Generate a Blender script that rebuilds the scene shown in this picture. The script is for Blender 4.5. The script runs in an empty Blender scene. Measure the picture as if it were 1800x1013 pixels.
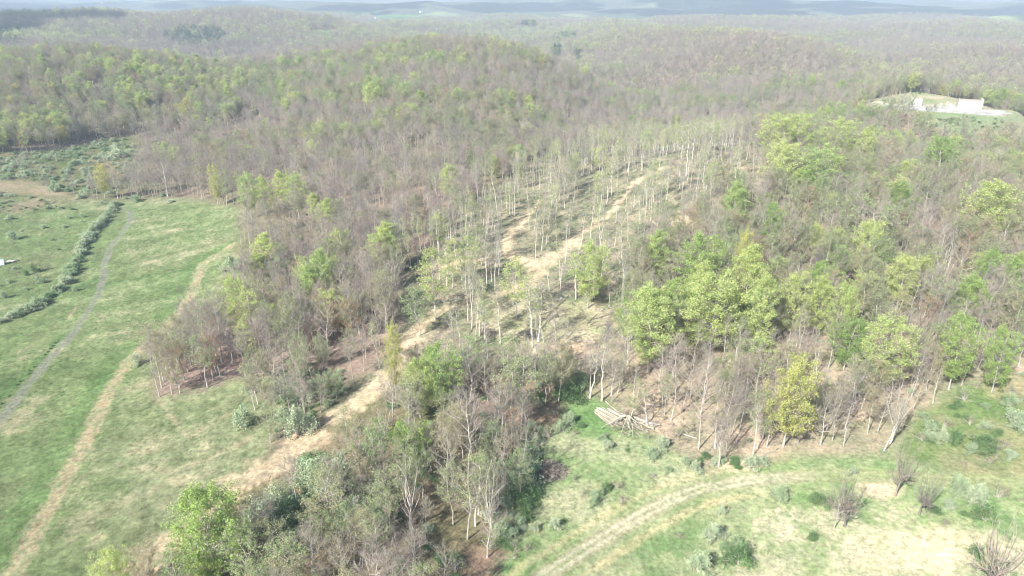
import bpy, math, random
import numpy as np
from mathutils import Vector

# ------------------------------------------------------------------ camera, light, exposure
S = bpy.context.scene
COL = S.collection
CAM_H = 110.0
PITCH = math.radians(22.8)
FPX = 1217.0                        # focal length in pixels of the 1800 px wide photograph
cd = bpy.data.cameras.new('camera'); cam = bpy.data.objects.new('camera', cd); COL.objects.link(cam)
cam.location = (0, 0, CAM_H); cam.rotation_euler = (math.pi/2 - PITCH, 0, 0)
cd.sensor_width = 36.0; cd.lens = 36.0*FPX/1800.0; cd.clip_start = 0.5; cd.clip_end = 80000
S.camera = cam

SHADOW_AZ, SUN_EL = math.radians(40), math.radians(38)
w = bpy.data.worlds.new('World'); S.world = w; w.use_nodes = True
nt = w.node_tree
sky = nt.nodes.new('ShaderNodeTexSky'); sky.sky_type = 'NISHITA'; sky.sun_disc = False
sky.sun_elevation = SUN_EL; sky.sun_rotation = math.pi + SHADOW_AZ; sky.altitude = 300
sky.air_density = 1.0; sky.dust_density = 1.5
bg = nt.nodes['Background']; bg.inputs['Strength'].default_value = 0.11
nt.links.new(sky.outputs[0], bg.inputs['Color'])
sd = bpy.data.lights.new('sun', 'SUN'); sun = bpy.data.objects.new('sun', sd); COL.objects.link(sun)
sd.energy = 4.8; sd.angle = math.radians(0.55); sd.color = (1.0, 0.98, 0.94)
ldir = Vector((math.sin(SHADOW_AZ)*math.cos(SUN_EL), math.cos(SHADOW_AZ)*math.cos(SUN_EL), -math.sin(SUN_EL)))
sun.rotation_euler = ldir.to_track_quat('-Z', 'Y').to_euler(); sun.location = (-100, -100, 300)
S.view_settings.view_transform = 'Standard'; S.view_settings.look = 'None'
S.view_settings.gamma = 1.0; S.view_settings.use_curve_mapping = False
S.view_settings.exposure = 0.92
S.cycles.max_bounces = 4; S.cycles.diffuse_bounces = 2; S.cycles.transmission_bounces = 2
S.cycles.volume_bounces = 0; S.cycles.use_denoising = True; S.cycles.use_adaptive_sampling = False; S.cycles.filter_width = 1.15
S.cycles.sample_clamp_indirect = 4.0

HAZE_DENSITY = 0.000175
HAZE_COLOR = (0.72, 0.86, 1.0)

# ------------------------------------------------------------------ projection
cP, sP = math.cos(PITCH), math.sin(PITCH)
def proj(x, y, z):
    """world point -> pixel of the photograph (1800 x 1013)"""
    dz = z - CAM_H
    f = np.maximum(y*cP - dz*sP, 1e-3); up = y*sP + dz*cP
    return 900 + FPX*x/f, 506.5 - FPX*up/f
def raydir(u, v):
    a = (np.asarray(u, float)-900)/FPX; b = (506.5-np.asarray(v, float))/FPX
    return a, cP + sP*b, -sP + cP*b

# ------------------------------------------------------------------ noise
def _hash(ix, iy, seed):
    h = (ix.astype(np.int64)*374761393 + iy.astype(np.int64)*668265263 + seed*974711) & 0x7fffffff
    h = ((h ^ (h >> 13))*1274126177) & 0x7fffffff
    return ((h ^ (h >> 16)) & 0xffff)/65535.0
def vnoise(x, y, seed=0):
    ix = np.floor(x); iy = np.floor(y); fx = x-ix; fy = y-iy
    fx = fx*fx*(3-2*fx); fy = fy*fy*(3-2*fy)
    a = _hash(ix, iy, seed); b = _hash(ix+1, iy, seed); c = _hash(ix, iy+1, seed); d = _hash(ix+1, iy+1, seed)
    return (a*(1-fx)+b*fx)*(1-fy) + (c*(1-fx)+d*fx)*fy
def fbm(x, y, scale, octs=4, seed=0):
    x = np.asarray(x, float)/scale; y = np.asarray(y, float)/scale
    s = 0; amp = 0.5; tot = 0
    for k in range(octs):
        s = s + amp*vnoise(x*2**k + 17.3*k, y*2**k - 9.1*k, seed+k); tot += amp; amp *= 0.5
    return s/tot - 0.5                                            # about -0.4 .. 0.4
def sstep(a, b, x):
    t = np.clip((x-a)/(b-a), 0, 1); return t*t*(3-2*t)

# ------------------------------------------------------------------ terrain heights (control points: azimuth deg, distance m, height m)
CP = [
 (0,5,0),(-60,5,0),(60,5,0),(-60,100,-2),(60,100,2),(0,60,0),
 (-42,160,-5),(-35,250,-8),(-30,400,-13),(-22,300,-6),(-25,180,-4),(-18,220,-3),(-34,560,-12),(-28,690,-10),(-20,500,-6),
 (-36,760,6),(-33,1000,40),(-26,1000,33),(-18,880,12),(-21,1080,26),(-36,1250,0),(-28,1400,-18),(-20,1500,-22),(-12,1650,-22),
 (-34,2250,58),(-26,2250,58),(-20,2300,52),(-14,2200,34),(-10,2100,12),(-34,2900,10),(-20,2900,0),(-60,1000,20),(-60,2500,40),
 (-12,160,-1),(-10,240,2),(-10,350,3),(-10,450,3),(-9,620,11),(-8,900,30),(-8,1200,44),(-3,1120,45),(-14,1250,14),(-5,1650,-25),(-2,2000,-20),
 (0,160,-1),(0,240,4),(2,330,6),(2,430,4),(0,540,0),(0,700,17),(1,950,36),(4,980,20),(3,1400,-25),
 (7,640,-14),(8,800,-24),(9,1000,-26),(9,1300,-16),(10,1700,22),(5,2300,8),
 (12,160,-1),(12,250,5),(12,350,9),(12,470,13),(13,600,-10),(13,780,-20),(14,1100,8),(15,1450,32),(17,2000,-18),(12,2600,22),
 (22,170,0),(22,270,7),(22,440,15),(22,530,17),(22,660,-8),(21,820,-20),(21,1000,-2),(20,1420,32),(24,1850,-15),(22,2750,24),
 (33,180,2),(33,300,8),(32,450,12),(31,580,-6),(31.5,750,14),(29.5,850,22),(33,880,5),(31,1000,-18),(31,1500,10),(31,2000,-12),(31,2750,22),(36,750,5),
 (45,180,3),(45,450,10),(60,1000,0),(60,2500,30),(26,760,4),
 (0,2900,2),(-10,2900,0),(0,3600,-10),(20,3600,-10),(-25,3600,-10),(40,3600,-10),
]
CPa = np.array(CP, float)
def _feat(az, r): return np.stack([np.asarray(az)/11.0, np.log(np.maximum(r, 5))*3.0], -1)
_F = _feat(CPa[:, 0], CPa[:, 1])
def _ker(d): return np.where(d > 1e-9, d*d*np.log(np.maximum(d, 1e-9)), 0)
_n = len(_F)
_K = _ker(np.linalg.norm(_F[:, None]-_F[None], axis=-1)) + np.eye(_n)*0.05
_P = np.hstack([np.ones((_n, 1)), _F])
_A = np.vstack([np.hstack([_K, _P]), np.hstack([_P.T, np.zeros((3, 3))])])
_W = np.linalg.lstsq(_A, np.concatenate([CPa[:, 2], np.zeros(3)]), rcond=None)[0]
def raw_height(az, r, x, y):
    shp = az.shape; a = np.clip(az.ravel(), -62, 62); q = np.clip(r.ravel(), 5, 3600)
    out = np.empty(a.size)
    for i in range(0, a.size, 20000):
        f = _feat(a[i:i+20000], q[i:i+20000])
        d = np.linalg.norm(f[:, None]-_F[None], axis=-1)
        out[i:i+20000] = _ker(d) @ _W[:_n] + _W[_n] + f @ _W[_n+1:]
    z = np.clip(out.reshape(shp), -30, 62)
    side = 1 - sstep(62, 95, np.abs(az)); z = z*side
    amp = sstep(250, 1500, r)
    rv = np.abs(2*vnoise((x+120*fbm(x, y, 300, 2, 15))/330, (y+120*fbm(x, y, 300, 2, 16))/420, 14)-1)
    z = z + fbm(x, y, 260, 4, 3)*30*amp - (1-np.minimum(rv*1.6, 1))**1.5*24*sstep(560, 1300, r) + 4*sstep(700, 1400, r) + fbm(x, y, 45, 3, 8)*(1.6 + 2.2*amp) + fbm(x, y, 9, 2, 21)*0.5*(1-sstep(300, 900, r))
    # the far country: long wooded ridges
    far = sstep(3000, 5000, r)
    wx = x + 1500*fbm(x, y, 3500, 3, 41); wy = y + 1500*fbm(x, y, 3500, 3, 51)
    ridge = 1 - np.abs(2*vnoise(wx/2600, wy/1500, 77)-1); ridge2 = 1 - np.abs(2*vnoise(wx/1100+9, wy/800, 87)-1)
    zf = -115 + 215*ridge**1.2*(.75+1.1*fbm(x, y, 5200, 2, 71)) + 80*ridge2 + 60*fbm(x, y, 6000, 3, 61) + 14*fbm(x, y, 300, 4, 65)
    zf = zf + sstep(9000, 26000, r)*22
    zf = np.minimum(zf, 92 + 6*fbm(x, y, 2500, 3, 5))
    return z*(1-far) + zf*far

# polar grid centred below the camera, fine inside the view and coarse around the back
az_f = np.arange(-50, 50.01, 0.125)
az_c = np.concatenate([np.arange(54, 180, 6.0)])
AZ = np.concatenate([-az_c[::-1], az_f, az_c])                      # open seam at 180 closed below
RR = np.concatenate([[1, 15, 35, 55, 70], np.exp(np.arange(math.log(80), math.log(900), 0.0075)),
                     np.exp(np.arange(math.log(900), math.log(5000), 0.013)), np.exp(np.arange(math.log(5000), math.log(42000), 0.022))])
GA, GR = np.meshgrid(np.radians(AZ), RR, indexing='ij')
GX, GY = GR*np.sin(GA), GR*np.cos(GA)
GZ = raw_height(np.degrees(GA), GR, GX, GY)
def hgt(x, y):
    x = np.asarray(x, float); y = np.asarray(y, float)
    a = np.degrees(np.arctan2(x, y)); r = np.hypot(x, y)
    i = np.clip(np.searchsorted(AZ, a)-1, 0, len(AZ)-2); j = np.clip(np.searchsorted(RR, r)-1, 0, len(RR)-2)
    s = np.clip((a-AZ[i])/(AZ[i+1]-AZ[i]), 0, 1); t = np.clip((r-RR[j])/(RR[j+1]-RR[j]), 0, 1)
    return (GZ[i, j]*(1-s)+GZ[i+1, j]*s)*(1-t) + (GZ[i, j+1]*(1-s)+GZ[i+1, j+1]*s)*t
# level the gravel pad into its hill (done on the grid, so that everything stands on it)
def ground_at(u, v):
    """where the ray of a photograph pixel first meets the terrain"""
    u = np.atleast_1d(np.asarray(u, float)); v = np.atleast_1d(np.asarray(v, float))
    dx, dy, dz = raydir(u, v); hd = np.hypot(dx, dy)
    ts = np.exp(np.arange(math.log(70), math.log(40000), 0.004))
    X = (dx/hd)[:, None]*ts; Y = (dy/hd)[:, None]*ts; Z = CAM_H + (dz/hd)[:, None]*ts
    below = Z < hgt(X, Y); k = np.where(below.any(1), below.argmax(1), len(ts)-1); k = np.maximum(k, 1)
    lo, hi = ts[k-1], ts[k]
    for _ in range(14):
        m = (lo+hi)/2; b = CAM_H + dz/hd*m < hgt(dx/hd*m, dy/hd*m); hi = np.where(b, m, hi); lo = np.where(b, lo, m)
    return np.stack([dx/hd*hi, dy/hd*hi, hgt(dx/hd*hi, dy/hd*hi)], -1)
PAD_Z = 16.5
pc = np.array([0.0, 0.0, 0.0])
def pad_frame():
    a = math.radians(31.3); c = np.array([math.sin(a), math.cos(a)])*748
    return c, np.array([math.cos(a), -math.sin(a)]), np.array([math.sin(a), math.cos(a)])
PC, PXd, PYd = pad_frame()
def pad_uv(x, y): return (x-PC[0])*PXd[0]+(y-PC[1])*PXd[1], (x-PC[0])*PYd[0]+(y-PC[1])*PYd[1]
pu, pv = pad_uv(GX, GY)
kf = 1 - sstep(0.0, 1.0, np.maximum((np.abs(pu)-52)/26, (np.abs(pv)-26)/22))
GZ = GZ*(1-kf) + PAD_Z*kf

# ------------------------------------------------------------------ regions of the ground, traced on the photograph
def inpoly(u, v, poly):
    P = np.array(poly, float); c = np.zeros(np.shape(u), bool); j = len(P)-1
    for i in range(len(P)):
        xi, yi = P[i]; xj, yj = P[j]
        if yi != yj: c ^= ((yi > v) != (yj > v)) & (u < (xj-xi)*(v-yi)/(yj-yi)+xi)
        j = i
    return c
MEADOW = [(-900,356),(0,352),(60,346),(140,352),(200,352),(240,352),(330,350),(400,362),(440,368),(432,400),(414,440),(440,462),(503,457),(480,490),(430,525),(395,570),(330,620),(275,655),
          (268,703),(330,692),(420,668),(475,655),(520,680),(500,720),(470,780),(480,790),(395,885),(300,960),(290,1200),(-900,1200)]
FIELD = [(1000,700),(1040,690),(1062,715),(1100,742),(1150,765),(1200,800),(1240,832),(1330,812),(1450,800),(1560,800),(1625,720),(1690,680),(1800,660),(2700,640),(2700,1300),(850,1300),
         (865,1000),(905,930),(950,840),(935,800),(965,760)]
BRUSHY = [(1560,805),(1625,720),(1690,680),(1800,660),(2700,640),(2700,900),(1800,860),(1700,860),(1640,820)]
PALEDRY = [(1330,900),(1480,880),(1600,880),(1700,910),(1800,950),(2600,980),(2600,1300),(1250,1300),(1300,1000)]
SHRUBLAND = [(-900,356),(0,352),(60,346),(140,350),(200,350),(250,300),(240,235),(130,258),(60,268),(-900,282)]
BAREPATCH = [(-900,318),(0,316),(60,318),(120,338),(160,348),(100,346),(0,338),(-900,340)]
LOGGED = [(700,470),(780,420),(860,330),(960,290),(1120,235),(1300,255),(1345,300),(1330,340),(1200,400),(1150,430),(1110,520),(1085,600),(1040,670),(930,650),(840,660),(740,640),(690,690),(640,720),(590,730),(640,660),(700,590)]
CLEARING = [(840,560),(905,520),(960,520),(1060,540),(1080,580),(1040,640),(960,640),(900,620)]
SHADYWOOD = [(-900,275),(0,275),(60,264),(230,236),(330,240),(420,215),(430,150),(330,100),(0,60),(-900,60)]
LOWWOOD = [(600,735),(640,700),(690,690),(740,640),(840,660),(930,650),(1005,660),(1000,700),(965,760),(935,800),(950,840),(905,930),(865,1000),(850,1300),(250,1300),(300,960),(395,885),(500,810)]
LEFTCLUMP = [(503,457),(480,490),(430,525),(395,570),(330,620),(275,655),(268,703),(330,692),(420,668),(475,655),(600,620),(700,590),(700,470),(600,440)]
SHRUBEDGE = [(420,668),(475,655),(540,640),(600,650),(610,690),(590,730),(520,770),(475,785),(470,760),(440,720)]
RIGHTWOOD = [(1110,520),(1150,430),(1200,400),(1330,340),(1345,300),(1310,200),(2700,200),(2700,640),(1800,660),(1690,680),(1625,720),(1560,800),(1450,800),(1330,812),(1240,832),(1200,800),(1150,765),(1100,742),(1062,715),(1040,690),(1040,670),(1085,600)]

def polyline(pts): return ground_at([p[0] for p in pts], [p[1] for p in pts])[:, :2]
ROADS = {
 'skid': [(270,990),(330,945),(390,890),(425,855),(460,830),(520,785),(575,745),(610,725),(650,692),(695,645),(720,595),(750,562),(800,538),(860,522),(905,510),(938,492),(952,470),(990,440),(1030,405),(1070,378),(1095,350),(1120,318),(1160,300),(1200,285)],
 'skid_b': [(950,468),(925,460),(900,453),(888,440),(895,412),(915,390),(935,372),(950,350)],
 'skid_c': [(892,452),(850,455),(810,460),(765,470),(700,490)],
 'skid_d': [(1150,405),(1180,395),(1215,385)],
 'skid_e': [(600,243),(640,232),(680,220),(720,205)],
 'skid_f': [(1270,305),(1300,295)],
 'straw': [(10,1030),(40,975),(75,915),(105,865),(140,800),(170,735),(200,675),(222,640),(245,618),(285,585),(318,550),(338,515),(350,480),(360,462),(385,447),(410,430)],
 'track': [(-120,850),(-40,780),(0,740),(20,715),(50,675),(90,628),(125,590),(150,555),(172,520),(182,490),(182,465),(195,435),(215,410),(230,388),(228,372),(205,366)],
 'farm': [(900,1060),(960,1010),(1035,962),(1110,915),(1180,878),(1240,857),(1310,845),(1400,838),(1490,836),(1570,838),(1640,842),(1720,846),(1800,850),(1950,855)],
 'faraway': [(1430,62),(1530,60)], 'faraway_b': [(1700,75),(1800,78)], 'faraway_c': [(1745,84),(1790,85)],
 'padroad': [(1500,187),(1560,184),(1600,186)],
}
RW = {k: polyline(v) for k, v in ROADS.items()}
def roaddist(x, y, P):
    d = np.full(np.shape(x), 1e9); s = np.zeros(np.shape(x)); L = 0
    for a, b in zip(P[:-1], P[1:]):
        ab = b-a; l2 = ab@ab
        t = np.clip(((x-a[0])*ab[0]+(y-a[1])*ab[1])/l2, 0, 1)
        ex = x-(a[0]+t*ab[0]); ey = y-(a[1]+t*ab[1]); dd = np.hypot(ex, ey)
        sg = np.sign(ab[0]*ey-ab[1]*ex)
        m = dd < np.abs(d); d = np.where(m, dd*np.where(sg == 0, 1, sg), d)
    return d

# colours of the ground itself, one per grid vertex (albedo only)
U, V = proj(GX, GY, GZ)
front = (GY > 20)
n1 = fbm(GX, GY, 22, 4, 101); n2 = fbm(GX, GY, 5, 3, 102); n3 = fbm(GX, GY, 1.6, 2, 103); n0 = fbm(GX, GY, 90, 3, 104)
# warp the traced outlines a little so that no edge is straight
Uw = U + 14*n1 + 10*n2; Vw = V + (10*n1 + 7*n2)*np.clip((V-150)/500, 0.05, 1)
_J = [(0, 0), (1, .2), (-.8, .7), (.1, -1), (-.6, -.6), (.7, .8), (-1, 0), (.4, -.5)]
def soft(poly):
    """how much of a spot's surroundings lies in the traced region: a feathered, ragged edge"""
    a = np.zeros(GX.shape); k = np.clip((V-100)/500, .15, 1)
    for i, (p, q) in enumerate(_J):
        a += inpoly(Uw+13*p+16*n3, Vw+(10*q+12*n3)*k, poly)
    return a/len(_J)*front
def reg(poly): return soft(poly) > .5
def lerp(a, b, t): return a*(1-t[..., None]) + b*t[..., None]
C = lambda *c: np.array(c, float)
LITTER, LITTER2 = C(.26, .195, .155), C(.17, .135, .105)
GRASS, GRASS2, DRY, TAN = C(.130, .182, .074), C(.168, .214, .094), C(.205, .222, .125), C(.36, .29, .185)
DIRT, DIRT2, STRAW, GRAVEL = C(.50, .405, .275), C(.36, .285, .19), C(.44, .38, .25), C(.21, .205, .175)
col = lerp(np.broadcast_to(LITTER, GX.shape+(3,)), LITTER2, np.clip(.5+1.6*n2+.8*n3, 0, 1))
col = lerp(col, C(.13, .15, .07), np.clip(.25+1.8*n1, 0, .6))
# wooded country farther off: litter and green undergrowth, hay fields in the far valleys
s_log = soft(LOGGED); m_log = s_log > .5
lg = lerp(np.broadcast_to(C(.27, .245, .165), GX.shape+(3,)), C(.115, .145, .075), np.clip(.6+3.0*n2+1.5*n1, 0, 1))
lg = lerp(lg, C(.30, .25, .18), np.clip(2.5*n3+.15, 0, .65))
col = lerp(col, lg, s_log)
s_cl = soft(CLEARING); m_cl = s_cl > .5; col = lerp(col, lerp(np.broadcast_to(C(.38, .335, .225), GX.shape+(3,)), C(.24, .25, .14), np.clip(.4+3*n2, 0, 1)), s_cl)
s_rw = soft(RIGHTWOOD)*sstep(535, 620, V); m_rw = s_rw > .5
col = lerp(col, lerp(np.broadcast_to(C(.31, .25, .185), GX.shape+(3,)), C(.21, .20, .13), np.clip(.35+2.2*n1+1.5*n2, 0, 1)), s_rw)
s_lc = soft(LEFTCLUMP)*sstep(455, 540, V); m_lc = s_lc > .5
col = lerp(col, lerp(np.broadcast_to(C(.30, .225, .19), GX.shape+(3,)), C(.20, .15, .125), np.clip(.4+2*n3+1.2*n2, 0, 1)), s_lc)
s_sh = soft(SHRUBLAND); m_sh = s_sh > .5
col = lerp(col, lerp(np.broadcast_to(C(.11, .14, .055), GX.shape+(3,)), C(.21, .18, .11), np.clip(.4+3*n1, 0, 1)), s_sh)
s_bp = soft(BAREPATCH); m_bp = s_bp > .5; col = lerp(col, lerp(np.broadcast_to(C(.29, .235, .16), GX.shape+(3,)), C(.2, .2, .1), np.clip(.4+3*n1, 0, 1)), s_bp)
s_md = soft(MEADOW); m_md = s_md > .5
# mown bands lying along the slope
ca, sa = math.cos(math.radians(28)), math.sin(math.radians(28))
bx_, by_ = GX*ca+GY*sa, -GX*sa+GY*ca
streak = fbm(bx_, by_*7, 60, 4, 111)
dry = np.clip(.20 + 1.5*n1 + .8*streak + .9*n0 + 1.0*n3 + .30*sstep(700, 1000, V)*sstep(150, 420, U) + .22*sstep(300, 100, GR), 0, 1)
dry = np.where((U > 240) & (V > 690), np.clip(dry+.25*sstep(240, 420, U), 0, 1), dry)
dry = dry*(1-.55*sstep(260, 120, U)*sstep(380, 480, V))
md = lerp(lerp(np.broadcast_to(GRASS, GX.shape+(3,)), GRASS2, np.clip(.5+2*n1, 0, 1)), DRY, dry)
md = lerp(md, C(.29, .245, .165), np.clip((n1*1.2+n2+.5*streak-.28)*3, 0, .5))
md = lerp(md, C(.30, .22, .16), .65*sstep(430, 345, V)*sstep(150, 60, U)*np.clip(.5+4*n1, 0, 1))
for L_, k_, c_ in (([(185,500),(230,492),(290,482),(350,470)], .8, C(.075, .145, .05)), ([(150,586),(200,582),(245,577)], .7, C(.075, .145, .05)), ([(0,548),(60,532),(120,510),(170,492)], .9, C(.08, .15, .05)),
                   ([(0,700),(60,640),(110,590)], 1.0, C(.10, .17, .06)), ([(275,700),(330,770),(420,720)], .5, C(.30, .27, .17)), ([(300,830),(380,800),(440,770)], .6, C(.33, .29, .19)), ([(120,560),(135,540),(160,535)], .7, C(.30, .25, .16))):
    md = lerp(md, c_, (1-sstep(.4, 1.3, np.abs(roaddist(GX, GY, polyline(L_)))/(k_*1.6)+1.5*n2+n3))*.7)
ds_ = roaddist(GX, GY, RW['straw'])
md = lerp(md, C(.085, .175, .05), sstep(9, 3, np.abs(ds_-3.5))*.6*np.clip(.6+2*n1, 0, 1))
md = md*np.clip(1+.5*streak[..., None]+.6*n3[..., None]+.5*n2[..., None], .6, 1.5)
col = lerp(col, md, s_md)
s_fd = soft(FIELD); m_fd = s_fd > .5
fdry = np.clip(.28 + 1.8*n1 + 1.5*n2 + .8*n3 + .25*n0, 0, 1)
fdry = np.where(reg(PALEDRY), np.clip(fdry+.30, 0, 1), fdry)
fd = lerp(np.broadcast_to(C(.135, .205, .085), GX.shape+(3,)), C(.255, .275, .155), fdry)
fd = lerp(fd, C(.36, .335, .235), np.where(reg(PALEDRY), np.clip(.05+3*n1+1.5*n3, 0, .8), np.clip(2.5*n1-.2, 0, .35)))
col = lerp(col, fd, s_fd)
s_br = soft(BRUSHY); s_br = s_br*sstep(860, 825, V); m_br = s_br > .5
col = lerp(col, lerp(np.broadcast_to(C(.24, .21, .13), GX.shape+(3,)), C(.11, .16, .06), np.clip(.35+3*n1+n2, 0, 1)), s_br)
s_low = soft(LOWWOOD); m_low = s_low > .5
col = lerp(col, lerp(np.broadcast_to(C(.24, .175, .125), GX.shape+(3,)), C(.12, .13, .06), np.clip(.3+2.5*n1, 0, 1)), s_low)
# damp green hollow beside the timber pile, sandy bank, faded stripe by the track
def blob(u, v, ru, rv, k=1.0):
    return np.where(front, np.clip((1-((U-u)/ru)**2-((V-v)/rv)**2)*k + 1.2*n2, 0, 1), 0)
col = lerp(col, C(.10, .19, .065), .75*blob(1040, 735, 60, 40, 1.6))
col = lerp(col, C(.50, .40, .28), .9*blob(1300, 818, 40, 12, 1.5)); col = lerp(col, C(.50, .39, .29), .8*blob(1545, 860, 50, 22, 1.2))
col = lerp(col, C(.48, .36, .25), .85*blob(1010, 615, 55, 22, 1.2)); col = lerp(col, C(.50, .42, .30), .6*blob(1640, 965, 170, 45, 1.2))
col = lerp(col, C(.42, .33, .2), .7*blob(1175, 395, 45, 18, 1.5)); col = lerp(col, C(.42, .33, .2), .6*blob(1310, 297, 30, 8, 1.5))
# the knoll round the well pad
kn = np.where((np.abs(pu) < 120) & (np.abs(pv) < 130), 1, 0)
hill = (kn == 1) & (np.hypot(pu/95, (pv-38)/74) < 1+.5*n1)
col = np.where(hill[..., None], lerp(np.broadcast_to(C(.28, .25, .175), GX.shape+(3,)), C(.16, .19, .10), np.clip(.5+3*n1, 0, 1)), col)
bank = (kn == 1) & (pv < 20) & (pv > -58+40*n1) & (pu > -20) & (pu < 90+60*n1)
col = np.where(bank[..., None], lerp(np.broadcast_to(C(.16, .20, .11), GX.shape+(3,)), C(.21, .20, .135), np.clip(.5+4*n1+2*n2, 0, 1)), col)
m_pad = (np.abs(pu + 2*n2*8) < 48) & (np.abs(pv + 8*n2) < 20 - np.clip((-pu-20)*.35, 0, 10))
col = np.where(m_pad[..., None], lerp(np.broadcast_to(C(.33, .325, .32), GX.shape+(3,)), C(.24, .23, .215), np.clip(.5+3*n2, 0, 1)), col)
# a few green hay fields between the woods farther off
FAR_FIELDS = [(570,60,26,7),(925,52,22,4),(700,32,48,7),(1650,200,0,0),(385,14,30,3),(640,22,30,3)]
m_ff = np.zeros(GX.shape, bool)
for (a, b, c, d) in FAR_FIELDS:
    if c: m_ff |= front & (((U-a)/c)**2+((V-b)/d)**2 < 1+n1)
col = np.where(m_ff[..., None], C(.10, .19, .07), col)
# the far country under its own woods
ff = sstep(3300, 4200, GR)
patch = fbm(GX, GY, 420, 4, 131)
fc = lerp(np.broadcast_to(C(.10, .092, .075), GX.shape+(3,)), C(.062, .085, .045), np.clip(.5+3*fbm(GX, GY, 160, 3, 132), 0, 1))
fc = lerp(fc, C(.20, .24, .11), sstep(.12, .18, patch))
fc = lerp(fc, C(.13, .14, .075), np.clip(3*fbm(GX, GY, 28, 2, 133)+.2, 0, 1)*.5)
col = lerp(col, fc, ff*(1-m_ff))
# roads and tracks
dskid = np.full(GX.shape, 99.)
for k, wd in (('skid', 3.0), ('skid_b', 2.8), ('skid_c', 2.0), ('skid_d', 4.0), ('skid_e', 2.5), ('skid_f', 3)):
    d = np.abs(roaddist(GX, GY, RW[k]))/wd; dskid = np.minimum(dskid, d)
near_u = sstep(700, 500, U)*sstep(700, 800, V); dskid = dskid*(1+.75*sstep(440, 340, V))
sk = 1 - sstep(.60, 1.45, dskid*(1-.35*near_u) + 2.6*n2 + 1.6*n3)
dsk = np.abs(roaddist(GX, GY, RW['skid'])); rutm = (1-sstep(.25, .6, np.abs(dsk-1.0)))*np.clip(.5+3*n2, 0, 1)
sk = sk*np.clip(1.0+2.0*n3+.8*n2, .35, 1)
col = lerp(col, lerp(np.broadcast_to(DIRT, GX.shape+(3,)), DIRT2, np.clip(.35+2.5*n2+2.2*n3+.6*rutm, 0, 1)), sk)
dstraw = np.abs(roaddist(GX, GY, RW['straw'])); sw = 2.5
st = (1-sstep(.7, 1.25, dstraw/sw + 1.2*n2 + 1.4*n3))*np.clip(.75+3*n3, .35, 1)
col = lerp(col, lerp(np.broadcast_to(STRAW, GX.shape+(3,)), C(.30, .25, .15), np.clip(.4+3*n3, 0, 1)), st)
dtr = roaddist(GX, GY, RW['track'])
tk = (1-sstep(.6, 1.3, np.abs(dtr)/1.5 + 1.2*n2 + .6*n3))
tcol = lerp(np.broadcast_to(GRAVEL, GX.shape+(3,)), C(.16, .19, .10), (1-sstep(.2, .7, np.abs(dtr)))*.6)
col = lerp(col, tcol, tk*.8)
dfm = roaddist(GX, GY, RW['farm'])
fm = 1-sstep(.85, 1.15, np.abs(dfm)/2.6 + .5*n2)
rut = np.maximum(1-sstep(.35, .75, np.abs(np.abs(dfm)-.9)+.6*n3), 0)
fade = 1-.85*sstep(1330, 1480, U)
fcol = lerp(lerp(np.broadcast_to(C(.18, .21, .10), GX.shape+(3,)), C(.27, .25, .165), fade*np.clip(.7+2*n2, 0, 1)), C(.37, .34, .25), rut*fade)
col = lerp(col, fcol, fm*.82)
for s_, t_ in ((-5.2, .55), (5.0, .4)):
    col = lerp(col, C(.42, .35, .21), (1-sstep(.5, 1.6, np.abs(dfm-s_)+2.5*n2))*t_*sstep(1420, 1250, U)*fade)
for k, wd in (('faraway', 7), ('faraway_b', 6), ('faraway_c', 9), ('padroad', 3)):
    m = np.abs(roaddist(GX, GY, RW[k])) < wd; col = np.where(m[..., None], C(.40, .37, .32), col)
col = np.clip(col, .01, .9)

# ------------------------------------------------------------------ materials
def newmat(name):
    m = bpy.data.materials.new(name); m.use_nodes = True; n = m.node_tree
    for x in list(n.nodes): n.nodes.remove(x)
    out = n.nodes.new('ShaderNodeOutputMaterial'); return m, n, out
def noise(n, scale, detail=3, coord=None, rough=.55):
    t = n.nodes.new('ShaderNodeTexNoise'); t.inputs['Scale'].default_value = scale; t.inputs['Detail'].default_value = detail
    t.inputs['Roughness'].default_value = rough
    if coord is not None: n.links.new(coord, t.inputs['Vector'])
    return t
def ramp(n, src, stops):
    r = n.nodes.new('ShaderNodeValToRGB'); n.links.new(src, r.inputs[0]); e = r.color_ramp.elements
    while len(e) < len(stops): e.new(.5)
    for q, (p, c) in zip(e, stops): q.position = p; q.color = (*c, 1)
    return r
def mulcol(n, a, b, f=1.0):
    m = n.nodes.new('ShaderNodeMix'); m.data_type = 'RGBA'; m.blend_type = 'MULTIPLY'; m.inputs[0].default_value = f
    n.links.new(a, m.inputs[6]); n.links.new(b, m.inputs[7]); return m.outputs[2]

def terrain_material():
    m, n, out = newmat('terrain')
    at = n.nodes.new('ShaderNodeAttribute'); at.attribute_name = 'albedo'
    tc = n.nodes.new('ShaderNodeTexCoord')
    a = noise(n, .9, 4, tc.outputs['Object'], .7); b = noise(n, .16, 4, tc.outputs['Object'], .6)
    ra = ramp(n, a.outputs[0], [(.28, (.60, .60, .60)), (.72, (1.42, 1.42, 1.40))])
    rb = ramp(n, b.outputs[0], [(.30, (.84, .87, .84)), (.70, (1.18, 1.12, 1.1))])
    c = mulcol(n, mulcol(n, at.outputs['Color'], ra.outputs[0]), rb.outputs[0])
    p = n.nodes.new('ShaderNodeBsdfDiffuse'); p.inputs['Roughness'].default_value = .8
    n.links.new(c, p.inputs['Color'])
    bp = n.nodes.new('ShaderNodeBump'); bp.inputs['Strength'].default_value = .9; bp.inputs['Distance'].default_value = .35
    n.links.new(a.outputs[0], bp.inputs['Height']); n.links.new(bp.outputs[0], p.inputs['Normal'])
    n.links.new(p.outputs[0], out.inputs[0]); return m
M_TERRAIN = terrain_material()

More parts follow.
